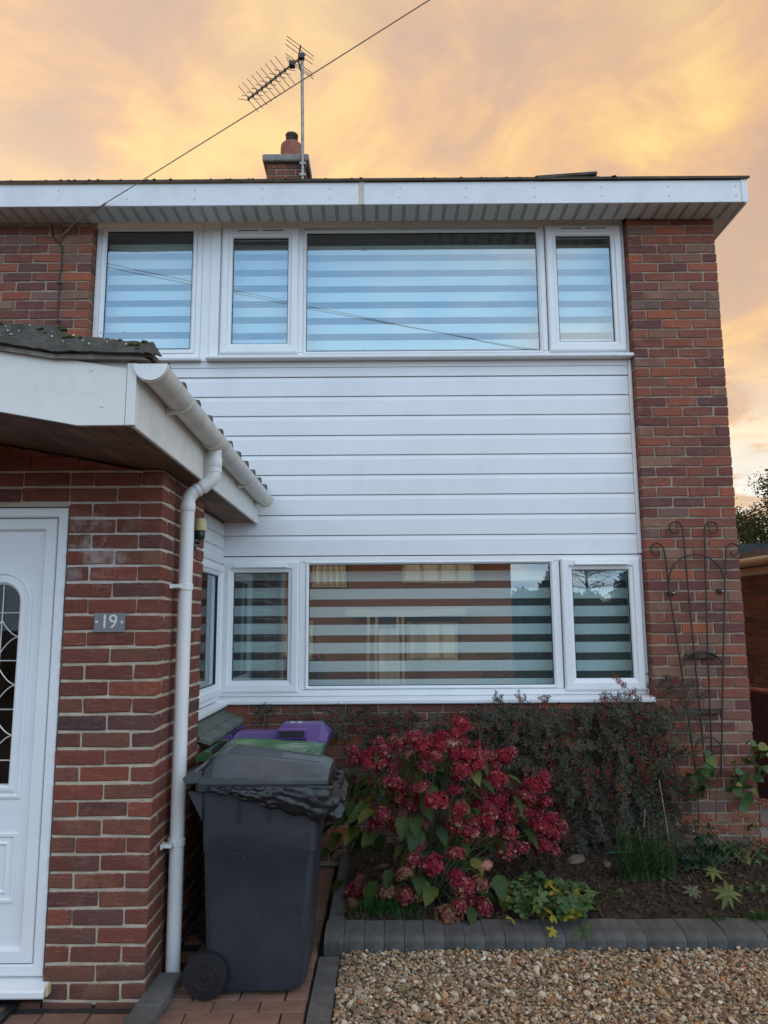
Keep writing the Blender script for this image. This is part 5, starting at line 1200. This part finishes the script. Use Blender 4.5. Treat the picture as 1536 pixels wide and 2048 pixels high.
# ---- palmate star leaves
def star_plant(cx, cy, z, n, L, W, material, label, tilt, seed):
    P = thing('lupin_plant', tuple(onZ(cx, cy+30, .085)), label, 'plant', 'plants with star-shaped leaves near the kerb'); c = Vector(onZ(cx, cy, z)); r = random.Random(seed)
    me = leaf_mesh('leaflet', L, W, material, curl=.22, fold=.22, seed=seed); R0 = Matrix.Rotation(tilt, 3, 'X')
    for k in range(n):
        a = 6.283*k/n+r.uniform(-.12, .12); mt = (R0 @ Matrix.Rotation(a, 3, 'Z') @ Matrix.Rotation(r.uniform(-.05, .2), 3, 'Y')).to_euler(); inst('leaflet', me, P, c, mt, r.uniform(.85, 1.1))
    obj('stalk', MB().tube([c, c+Vector((.01, .03, -.03)), Vector(OFF[P])], .003, 5), 'green_stem', P)
star_plant(1455, 1786, .17, 9, .092, .028, 'lupin_leaf', 'star-shaped yellow-green leaf standing above the bare soil at right', R_(40), 5)
star_plant(1386, 1782, .12, 8, .062, .022, 'lupin_pale', 'small pale variegated star-shaped leaf low on the soil', R_(35), 6)
star_plant(1425, 1742, .16, 7, .065, .024, 'lupin_leaf', 'drooping star-shaped leaf just above the largest one', R_(30), 7)
# ---- dark broad leaves
DK = thing('ivy_plant', tuple(onZ(1410, 1750, .09)), 'clump of dark broad leaves below the dried seed heads', 'plant'); rr = random.Random(3)
dl = [lobed_leaf('dark_leaf', s+20, 3) for s in range(3)]; db = Vector(OFF[DK]); ds = MB()
for i in range(110):
    px, py = 1425+rr.gauss(0, 38), 1712+rr.gauss(0, 24); px = max(1350, min(1500, px)); c = Vector(onY(px, min(1755, py), db.y+rr.uniform(-.05, .14)))
    inst('leaf', rr.choice(dl), DK, c, (R_(45)+rr.uniform(-.4, .4), rr.uniform(-.4, .4), rr.uniform(0, 6.28)), rr.uniform(.022, .042)); ds.tube([db+Vector((rr.uniform(-.04, .04), 0, 0)), c], .0015, 4, False)
obj('stalks', ds, 'green_stem', DK)
# ---- climbing rose on the trellis, and a second at the corner
def climber(label, base, stems_, leaves, seed, mats=('rose_leaf', 'rust_stem')):
    P = thing('rose_bush', base, label, 'plant', 'young roses at the trellis'); r = random.Random(seed); sm_ = MB()
    lv = [leaf_mesh('leaf', .078, .066, mats[0], curl=.18, fold=.15, seed=s+seed) for s in range(3)]
    for st in stems_: sm_.tube([Vector(p) for p in st], [.005-.003*i/(len(st)-1) for i in range(len(st))], 6, False)
    obj('stems', sm_, mats[1], P, smooth=True)
    leaves = leaves+[(a_+r.uniform(-12, 12), b_+r.uniform(-10, 14), c_*.8) for a_, b_, c_ in leaves]
    for px, py, sc_ in leaves: inst('leaf', r.choice(lv), P, onY(px, py, -.09+r.uniform(-.05, .03)), (R_(40)+r.uniform(-.5, .5), r.uniform(0, .7), r.uniform(0, 6.28)), sc_*r.uniform(.9, 1.2))
climber('young climbing rose with round green leaves at the foot of the iron trellis', tuple(onZ(1415, 1690, .1)), [[onZ(1400, 1690, .1), onY(1397, 1610, -.10), onY(1392, 1560, -.09), onY(1398, 1530, -.08)], [onY(1432, 1640, -.10), onY(1433, 1560, -.08), onY(1428, 1500, -.07)]],
    [(1404,1502,.8),(1416,1512,1.1),(1395,1548,1.1),(1405,1540,1),(1388,1560,1.2),(1400,1572,1.2),(1412,1572,1.3),(1420,1528,.9),(1396,1585,1),(1384,1552,1),(1410,1555,1),(1380,1592,.7),(1422,1535,.8),(1405,1532,.9)], 2)
climber('taller rose with pale round leaves at the house corner by the dark gate', tuple(onZ(1520, 1690, .1)), [[onZ(1522, 1700, .1), onY(1518, 1600, -.12), onY(1508, 1540, -.12), onY(1500, 1475, -.10)], [onY(1516, 1560, -.12), onY(1536, 1545, -.14)], [onY(1470, 1580, -.1), onY(1469, 1515, -.1)]],
    [(1500,1482,.8),(1515,1490,1),(1528,1495,1),(1492,1518,1.1),(1508,1522,1.2),(1485,1545,1.2),(1500,1548,1.4),(1522,1538,1.2),(1490,1562,1.2),(1505,1572,1.2),(1480,1580,1.2),(1492,1590,1.2),(1470,1540,.7),(1468,1560,.7),(1475,1532,.6),(1530,1540,1.3),(1470,1575,.9),(1485,1600,1),(1512,1508,.9),(1534,1505,.9)], 9)
# ---- dried flower heads
SD = thing('sedum_plant', tuple(onZ(1490, 1740, .09)), 'dried sedum with rusty red flat seed heads on bare stalks', 'plant'); rr = random.Random(6); ss = MB(); sb_ = Vector(OFF[SD]); hs = MB()
for px, py, w_ in ((1422,1655,14),(1428,1665,10),(1480,1628,16),(1495,1635,16),(1505,1650,14),(1470,1640,10),(1525,1605,14),(1535,1612,14),(1515,1690,18),(1530,1682,20),(1530,1650,14),(1450,1660,8),(1405,1650,7),(1420,1640,6)):
    c = Vector(onY(px, py, sb_.y+rr.uniform(-.1, .1)))
    ss.tube([sb_+Vector((rr.uniform(-.06, .06), rr.uniform(-.03, .03), 0)), sb_.lerp(c, .5)+Vector((rr.uniform(-.02, .02), 0, .02)), c], .0025, 5, False)
    for q in range(46):
        p = c+Vector((rr.gauss(0, w_*.0014), rr.gauss(0, w_*.0014), rr.gauss(0, w_*.0007)+.004)); rad = rr.uniform(.0035, .0075); o = len(hs.v)
        hs.v += [tuple(p+Vector(k)*rad) for k in ((1,0,0),(-1,0,0),(0,1,0),(0,-1,0),(0,0,1),(0,0,-1))]; hs.f += [(o+a_, o+b_, o+e_) for a_, b_, e_ in ((0,2,4),(2,1,4),(1,3,4),(3,0,4),(2,0,5),(1,2,5),(3,1,5),(0,3,5))]
obj('stalks', ss, 'dry_stem', SD); tag(obj('seed_heads', hs, 'seed_head', SD), kind='stuff')
sl_ = [leaf_mesh('leaf', .05, .026, 'rose_leaf', seed=s+60) for s in range(2)]
for i in range(26): inst('leaf', rr.choice(sl_), SD, onY(1490+rr.gauss(0, 34), 1700+rr.gauss(0, 22), sb_.y+rr.uniform(-.1, .1)), (R_(40)+rr.uniform(-.6, .6), rr.uniform(-.3, .8), rr.uniform(0, 6.28)), rr.uniform(.7, 1.1))
DS = thing('dead_stalks', tuple(onZ(1335, 1740, .09)), 'few thin straw-coloured dead stalks standing by the feathery plant', 'plant')
for pts in (((1318,1560),(1325,1600),(1338,1680),(1345,1730)), ((1290,1618),(1287,1655)), ((1400,1640),(1398,1690),(1396,1705)), ((1392,1640),(1385,1600),(1375,1594))):
    obj('stalk', MB().tube([onY(a, b, -.50 if a < 1350 else -.12) for a, b in pts], .0028, 5), 'dry_stem', DS, smooth=True)
# ---- stray things on soil and gravel
for i, (px, py, s_, lab, mt) in enumerate(((797,1982,.055,'pale green fallen leaf lying alone on the gravel near the camera','fallen'), (915,1903,.05,'yellowish fallen leaf on the gravel against the kerb','fallen'), (1215,1850,.035,'brown curled leaf on top of the kerb','fallen'))):
    me = leaf_mesh('fallen_leaf', s_, s_*.45, mt, curl=.05, fold=.3, seed=i+90); o = inst('fallen_leaf', me, None, onZ(px, py, .018 if i < 2 else .102), (.25, -.1, .3+i)); tag(o, lab, 'leaf', 'fallen leaves')
rr = random.Random(21)
for px, py, w_, d_, lab in ((1150,1722,.20,.05,'flat broken stone slab lying on the soil below the cotoneaster'), (1215,1728,.08,.04,'small flat stone beside the broken slab'), (760,1735,.13,.05,'brown stone half buried behind the hydrangea'), (1030,1715,.10,.04,'flat stone at the wall foot right of the hydrangea')):
    c = Vector(onZ(px, py, .12)); m_ = MB(); shard(m_, c, w_/2, .28, rr); m_.xf(lambda p: Vector((p.x, c.y+(p.y-c.y)*d_/w_*1.6, p.z))); tag(obj('stone', m_, 'rock', loc=tuple(c)), lab, 'stone', 'stones in the bed')
tag(obj('garden_twine', MB().tube([onY(1208, 1706, -.35), onY(1245, 1704, -.35), onY(1290, 1704, -.38)], .002, 5), 'twine', loc=tuple(onY(1245, 1705, -.35))), 'taut green garden string tied low across the bed', 'string')
HO = [onY(*q, -.05) for q in ((1130, 1660), (1150, 1648), (1175, 1640), (1200, 1641), (1222, 1652), (1240, 1672))]
tag(obj('bent_branch', MB().tube(HO, .007, 7), 'bark', loc=tuple(HO[0])), 'dark bent branch arching low over the brick wall foot', 'branch')

# ================================================================== TRELLIS
TR = thing('trellis', (-.32, -.04, .55), 'black wrought-iron fan trellis with scrolled tops fixed to the brick pier', 'trellis')
def fp(px, py, Y=-.035): return Vector(onY(px, py, Y))
def tz(cx, cy): return 1270+cx/6.4, 1010+cy/6.4
def scroll(stem_px, centre, rad, sgn):
    """stem from the foot up into a curl that turns outward (sgn -1 left, +1 right)"""
    c = fp(*centre); pts = [fp(*q) for q in stem_px]; k = rad*(5.31)/F_PX
    for i in range(26):
        a = math.pi*(0.0+1.62*i/25) if sgn < 0 else math.pi-math.pi*1.62*i/25
        q = k*(1-.30*max(0, (i-10)/15)); pts.append(c+Vector((q*math.cos(a), 0, q*math.sin(a))))
    pts.append(pts[-1]+Vector((sgn*-.0, 0, .025))); return MB().tube(pts, .0056, 6)
obj('rod', scroll([(1392, 1545), tz(560, 1880), tz(440, 1130), tz(385, 640), tz(368, 575)], tz(282, 578), 13.5, -1), 'iron', TR, smooth=True)
obj('rod', scroll([(1412, 1548), tz(755, 1880), tz(672, 1000), tz(625, 450), tz(606, 300)], tz(518, 300), 13.5, -1), 'iron', TR, smooth=True)
obj('rod', scroll([(1425, 1553), tz(930, 1880), tz(905, 1000), tz(890, 420), tz(888, 300)], tz(978, 300), 13.5, 1), 'iron', TR, smooth=True)
obj('rod', scroll([(1442, 1553), tz(1130, 1880), tz(1150, 1000), tz(1160, 640), tz(1162, 575)], tz(1250, 578), 13.5, 1), 'iron', TR, smooth=True)
def half_arc(l, top, rgt, Y=-.041, n=16):
    a, t_, b = fp(*l, Y), fp(*top, Y), fp(*rgt, Y); cx = (a.x+b.x)/2; hw_ = (b.x-a.x)/2; z0 = (a.z+b.z)/2
    return MB().tube([Vector((cx-hw_*math.cos(math.pi*i/n), Y, z0+(t_.z-z0)*math.sin(math.pi*i/n))) for i in range(n+1)], .0056, 6)
obj('hoop', half_arc(tz(435, 990), tz(790, 632), tz(1150, 990)), 'iron', TR, smooth=True)
obj('hoop', half_arc((1366, 1334), (1403, 1303), (1446, 1334)), 'iron', TR, smooth=True)
obj('hoop', half_arc((1391, 1498), (1415, 1474), (1443, 1498)), 'iron', TR, smooth=True)
obj('hoop', MB().tube([fp(1441, 1500, -.041), fp(1438, 1505, -.041), fp(1434, 1508, -.041)], .004, 6), 'iron', TR)
for q in (tz(468, 1125), tz(1095, 1100)):
    c = fp(*q, -.02); obj('wall_hook', MB().cbox(c.x-.022, c.x+.022, -.036, -.0015, c.z-.014, c.z+.014, .004), 'iron', TR); obj('hook_screw', MB().lathe([(.006, -.0365), (.004, -.041)], (c.x+.008, 0, c.z), 'y', 8), 'digit_steel', TR)
for (a, b) in (((1371, 1312), (1433, 1314)), ((1377, 1423), (1444, 1424))):
    p, q = fp(*a, -.02), fp(*b, -.02); obj('wall_batten', MB().cbox(p.x, q.x, -.0305, -.0015, p.z-.018, p.z+.018, .004), 'bark', TR)

# ================================================================== NEIGHBOUR SIDE
GR = thing('neighbour_garage', (2.4, 3.2, 0), 'brown brick garage wall with beige gutter beyond the house corner', 'garage')
A0 = Vector((1.45, 5.2, 0)); dv = Vector((.10, -1, 0)).normalized(); nv = Vector((-dv.y, dv.x, 0)) if False else Vector((-1, -.10, 0)).normalized()
def wallpt(s_, o_, z): p = A0+dv*s_+nv*o_; return (p.x, p.y, z)
def slabw(s0, s1, o0, o1, z0, z1):
    return MB().add([wallpt(s0, o0, z0), wallpt(s1, o0, z0), wallpt(s1, o1, z0), wallpt(s0, o1, z0), wallpt(s0, o0, z1), wallpt(s1, o0, z1), wallpt(s1, o1, z1), wallpt(s0, o1, z1)], [(0,3,2,1),(4,5,6,7),(0,1,5,4),(1,2,6,5),(2,3,7,6),(3,0,4,7)])
gwl = obj('brick_wall', slabw(-.1, 2.9, -2.4, -.006, 0, 2.13), 'brick_far_tan', GR)
gbm = []
ang = math.atan2(dv.y, dv.x)
for v in range(3):
    m_ = MB().cbox(-.1055, .1055, -.05, .05, -.0325, .0325, .003, .002, random.Random(v)).mesh('brick'); m_.materials.append(M['brick_tan']); gbm.append(m_)
for j in range(28):
    for k in range(12):
        s_ = .02+.22*k+(.11 if j % 2 else 0); p = wallpt(s_+.10, -.05, 2.085-.075*j); inst('brick', rng.choice(gbm), gwl, p, (0, 0, ang))
obj('fascia_board', slabw(-.15, 2.95, .005, .025, 2.135, 2.215), 'beige_gutter', GR)
gg = MB(); po = arc(.058, 8)
o = len(gg.v)
gg.tube([wallpt(-.15, .085, 2.265), wallpt(2.95, .085, 2.275)], .052, 10); obj('gutter', gg, 'beige_gutter', GR, smooth=True)
for s_ in (.25, 1.1, 1.9): obj('gutter_bracket', MB().tube([wallpt(s_, .085, 2.2095), wallpt(s_, .137, 2.225), wallpt(s_, .142, 2.275), wallpt(s_, .12, 2.325)], .010, 6), 'beige_gutter', GR)
obj('roof', slabw(-.25, 3.05, -2.5, .06, 2.33, 2.40), 'concrete', GR)
obj('downpipe', MB().tube(bend([wallpt(.30, .06, 2.19), wallpt(.62, .045, 2.17), wallpt(.70, .045, 2.0), wallpt(.72, .045, .1)], .04), .033, 10), 'black_plastic', GR, smooth=True)
SHD = thing('black_shed', (3.2, 8.6, 0), 'flat black shed roof edge showing over the garage roof', 'shed')
obj('roof_edge', MB().box(1.6, 6.0, 7.6, 9.6, 2.78, 2.95), 'black_roof', SHD); obj('wall', MB().box(1.8, 5.8, 7.8, 9.4, 0, 2.779), 'black_roof', SHD)
GT = thing('side_gate', (.7, .9, 0), 'low dark red-brown boarded gate beside the house corner', 'gate')
def gp_(s_): return Vector((.66+s_*.30, 1.75-s_*.954, 0))
gd = (gp_(1)-gp_(0)).normalized(); ga = math.atan2(gd.y, gd.x)
pb_ = MB().cbox(-.048, .048, -.012, .012, .06, 1.0, .003).mesh('board'); pb_.materials.append(M['gate_red'])
for k in range(14): p = gp_(.05+.1*k); inst('board', pb_, GT, (p.x, p.y, 0), (0, 0, ga))
a, b = gp_(-.02), gp_(1.45)
obj('cap_rail', MB().tube([(a.x, a.y, 1.012), (b.x, b.y, 1.012)], .022, 6), 'gate_cap', GT)
# trees behind
def tree(label, c, h, rad, n, seed, z0=.0, name='garden_tree'):
    T_ = thing(name, (c[0], c[1], 0), label, 'tree', 'trees beyond the garage'); r = random.Random(seed); tr_ = MB(); lf_ = MB()
    tr_.tube([(c[0], c[1], -.05), (c[0]+.05, c[1], h*.5), (c[0]-.03, c[1]+.05, h*.92)], [.10, .07, .02], 8)
    tips = []
    for i in range(46):
        z = h*r.uniform(.30, .97); a = r.uniform(0, 6.28); l = rad*(1.05-.7*abs(z/h-.55))*r.uniform(.5, 1.1); e = Vector((c[0]+math.cos(a)*l, c[1]+math.sin(a)*l, z+l*r.uniform(.05, .45)))
        s0 = Vector((c[0], c[1], z)); tr_.tube([s0, s0.lerp(e, .5)+Vector((0, 0, .05)), e], [.025, .014, .005], 5, False); tips.append((s0, e))
    for i in range(n):
        s0, e = r.choice(tips); c_ = s0.lerp(e, r.uniform(.35, 1.1))+Vector((r.gauss(0, .13), r.gauss(0, .13), r.gauss(0, .12))); d = Vector((r.uniform(-1, 1), r.uniform(-1, 1), r.uniform(-1, .6))).normalized(); s_ = r.uniform(.04, .085); sd_ = d.cross(Vector((r.random(), r.random(), r.random()))).normalized(); o = len(lf_.v)
        lf_.v += [tuple(c_), tuple(c_+d*s_*.5+sd_*s_*.28), tuple(c_+d*s_), tuple(c_+d*s_*.5-sd_*s_*.28)]; lf_.f.append((o, o+1, o+2, o+3))
    obj('trunk', tr_, 'bark', T_, smooth=True); tag(obj('crown', lf_, 'tree_leaf', T_), kind='stuff')
tree('tall dark leafy tree at the right picture edge beyond the garage', (6.75, 11.0), 5.3, 1.25, 11000, 1)
tree('lower bushy tree showing between the house corner and the tall tree', (5.55, 12.0), 3.95, 1.2, 9000, 2)
tree('scrubby tree behind the garage roof, right of the bushy one', (6.3, 13.0), 4.3, 1.3, 8000, 5)

# ================================================================== ACROSS THE STREET (seen mirrored in the panes)
OH = thing('opposite_house', (-5, -25.2, -.75), 'brick house across the street mirrored in the ground-floor panes', 'house')
ow = obj('wall', MB().box(-13, 2.6, -33, -25, -.75, 4.9), 'brick_far', OH)
orf = obj('roof', MB().prism([(-33.4, 4.9), (-24.6, 4.9), (-29, 6.8)], 'x', -13.3, 2.9), 'tile_roof', OH)
obj('barge_board', MB().box(2.62, 2.80, -33, -24.7, 4.4, 4.9), 'cream_paint', OH)
def owin(x0, x1, z0, z1, n):
    w_ = obj('window', MB().box(x0, x1, -24.99, -24.93, z0, z1), 'interior', OH)
    obj('frame', MB().ring(x0-.06, x1+.06, z0-.06, z1+.06, [(0, 0), (0, .06), (.09, .06), (.09, 0)]).xf(lambda p: Vector((p.x, -24.935+p.y, p.z))), 'cream_paint', w_)
    for k in range(1, n): x = x0+(x1-x0)*k/n; obj('mullion', MB().box(x-.05, x+.05, -24.93, -24.86, z0, z1), 'cream_paint', w_)
    obj('curtain', MB().box(x0+.05, x1-.05, -24.929, -24.925, z0+.05, z1-.05), 'blind', w_)
owin(-1.75, 1.05, 3.30, 4.5, 4); owin(-5.4, -4.15, 3.15, 4.4, 5); owin(-9.5, -7.2, 3.2, 4.5, 3)
cn = obj('porch_canopy', MB().box(-4.05, .60, -25.0, -23.9, 1.90, 2.15), 'cream_paint', OH)
for x in (-3.2, -2.9, -2.05, -1.85): obj('porch_post', MB().box(x-.05, x+.05, -23.98, -23.92, -.75, 1.899), 'cream_paint', OH)
owin(-1.6, .3, .2, 1.6, 3); owin(-8.9, -5.5, .3, 1.7, 3)
obj('front_door', MB().box(-2.8, -2.0, -24.99, -24.92, -.75, 1.4), 'upvc', OH)
tree('round leafy tree across the street, mirrored at the right of the panes', (5.4, -24.0), 5.0, 1.7, 3500, 9, name='street_tree')
def hedge():
    mb = MB(); r = random.Random(2)
    for i in range(5200):
        c_ = Vector((r.uniform(-14, -4.6) if r.random() < .55 else r.uniform(.8, 12), -20.9-r.random()*.9, -.7+1.25*r.random())); d = Vector((r.uniform(-1, 1), r.uniform(-1, 1), r.uniform(-1, 1))).normalized(); sd_ = d.cross(Vector((r.random(), r.random(), r.random()))).normalized(); s_ = r.uniform(.10, .2); o = len(mb.v)
        mb.v += [tuple(c_), tuple(c_+d*s_*.5+sd_*s_*.3), tuple(c_+d*s_), tuple(c_+d*s_*.5-sd_*s_*.3)]; mb.f.append((o, o+1, o+2, o+3))
    return mb
def hedge2():
    mb = MB(); r = random.Random(3)
    for i in range(24000):
        x_ = r.uniform(2.70, 14); top_ = 3.0+.5*math.sin(x_*1.7)+.35*math.sin(x_*4.1+1); c_ = Vector((x_, -26.2-r.random()*1.2, -.75+(top_+.75)*r.random()**.8)); d = Vector((r.uniform(-1, 1), r.uniform(-1, 1), r.uniform(-.4, 1))).normalized(); sd_ = d.cross(Vector((r.random(), r.random(), r.random()))).normalized(); s_ = r.uniform(.14, .34); o = len(mb.v)
        mb.v += [tuple(c_), tuple(c_+d*s_*.5+sd_*s_*.3), tuple(c_+d*s_), tuple(c_+d*s_*.5-sd_*s_*.3)]; mb.f.append((o, o+1, o+2, o+3))
    return mb
tag(obj('hedge', hedge2(), 'tree_leaf', loc=(8, -26.5, -.75)), 'tall uneven hedge beside the brick house across the street', 'hedge')
tag(obj('hedge', hedge(), 'tree_leaf', loc=(0, -21, -.7)), 'leafy hedge across the street behind the photographer', 'hedge')
# street wires mirrored in the first-floor panes
def vpt(px, py, Yv=6.0): p = onY(px, py, Yv); return Vector((p[0], .2-p[1], p[2]))
a, b = vpt(218, 528), vpt(1085, 700); dd = (b-a)
PL = thing('telegraph_pole', (float((a-dd*.9).x), float(a.y), gz(float(a.y))), 'wooden telegraph pole in the street carrying the wires mirrored in the first-floor panes', 'pole')
tp_ = a-dd*.9
obj('pole', MB().tube([(tp_.x, tp_.y, gz(tp_.y)-.05), (tp_.x, tp_.y, tp_.z+.4)], [.15, .10], 12), 'bark', PL, smooth=True)
for k, oz in enumerate((0, .05)):
    w_ = MB().tube([a-dd*.9+Vector((0, .1*k, oz*3)), a-dd*.2+Vector((0, .05*k, -.05+oz)), a+dd*.5+Vector((0, .05*k, -.09+oz*.3)), b+Vector((0, .05*k, -.02-oz)), a+dd*2.2+Vector((0, .1*k, .02-oz))], .0055, 5)
    obj('wire', w_, 'wire_grey', PL, smooth=True)
# ---- low seedlings and leaf litter over the bare soil
def litter():
    mb = MB(); r = random.Random(44)
    for i in range(420):
        x, y = r.uniform(-2.7, .6), r.uniform(-1.12, -.05); c_ = Vector((x, y, soil_z(x, y)+.012)); a = r.uniform(0, 6.28); d = Vector((math.cos(a), math.sin(a), r.uniform(-.2, .3))); sd_ = Vector((-d.y, d.x, r.uniform(-.4, .4))); s_ = r.uniform(.012, .035); o = len(mb.v)
        mb.v += [tuple(c_), tuple(c_+d*s_*.5+sd_*s_*.22), tuple(c_+d*s_), tuple(c_+d*s_*.5-sd_*s_*.22)]; mb.f.append((o, o+1, o+2, o+3))
    return mb
leaf_mat('litter', [(0, (0.10, 0.055, 0.03)), (0.5, (0.16, 0.09, 0.045)), (0.85, (0.22, 0.15, 0.07)), (1, (0.20, 0.19, 0.05))], by='isl')
tag(obj('leaf_litter', litter(), 'litter'), kind='stuff')
rr = random.Random(71)
for i, (px, py, n, sc_, lab, mt) in enumerate(((1345, 1765, 16, .020, 'small seedling clump just left of the pale star-shaped leaf', 'geranium_leaf'), (1480, 1735, 34, .026, 'leafy green clump under the dried sedum heads', 'geranium_leaf'), (1515, 1790, 18, .022, 'little leafy plant on the soil at the right picture edge', 'geranium_leaf'), (1225, 1800, 9, .015, 'tiny weed in the bare soil right of the lobed-leaf clump', 'geranium_leaf'), (1455, 1690, 40, .024, 'mid-green leafy plant against the wall beneath the trellis', 'rose_leaf'))):
    W = thing('small_plant', tuple(onZ(px, py, .08)), lab, 'plant', 'small plants in the bed'); b_ = Vector(OFF[W]); lv = [lobed_leaf(mt, s+30+i) for s in range(2)]; st = MB()
    for k in range(n):
        c = b_+Vector((rr.gauss(0, .055 if n > 12 else .02), rr.gauss(0, .04 if n > 12 else .02), abs(rr.gauss(.03, .03))+(.05*rr.random() if n > 25 else 0))); inst('leaf', rr.choice(lv), W, c, (R_(35)+rr.uniform(-.5, .5), rr.uniform(-.5, .5), rr.uniform(0, 6.28)), sc_*rr.uniform(.7, 1.2)); st.tube([b_, c], .001, 4, False)
    obj('stalks', st, 'green_stem', W)
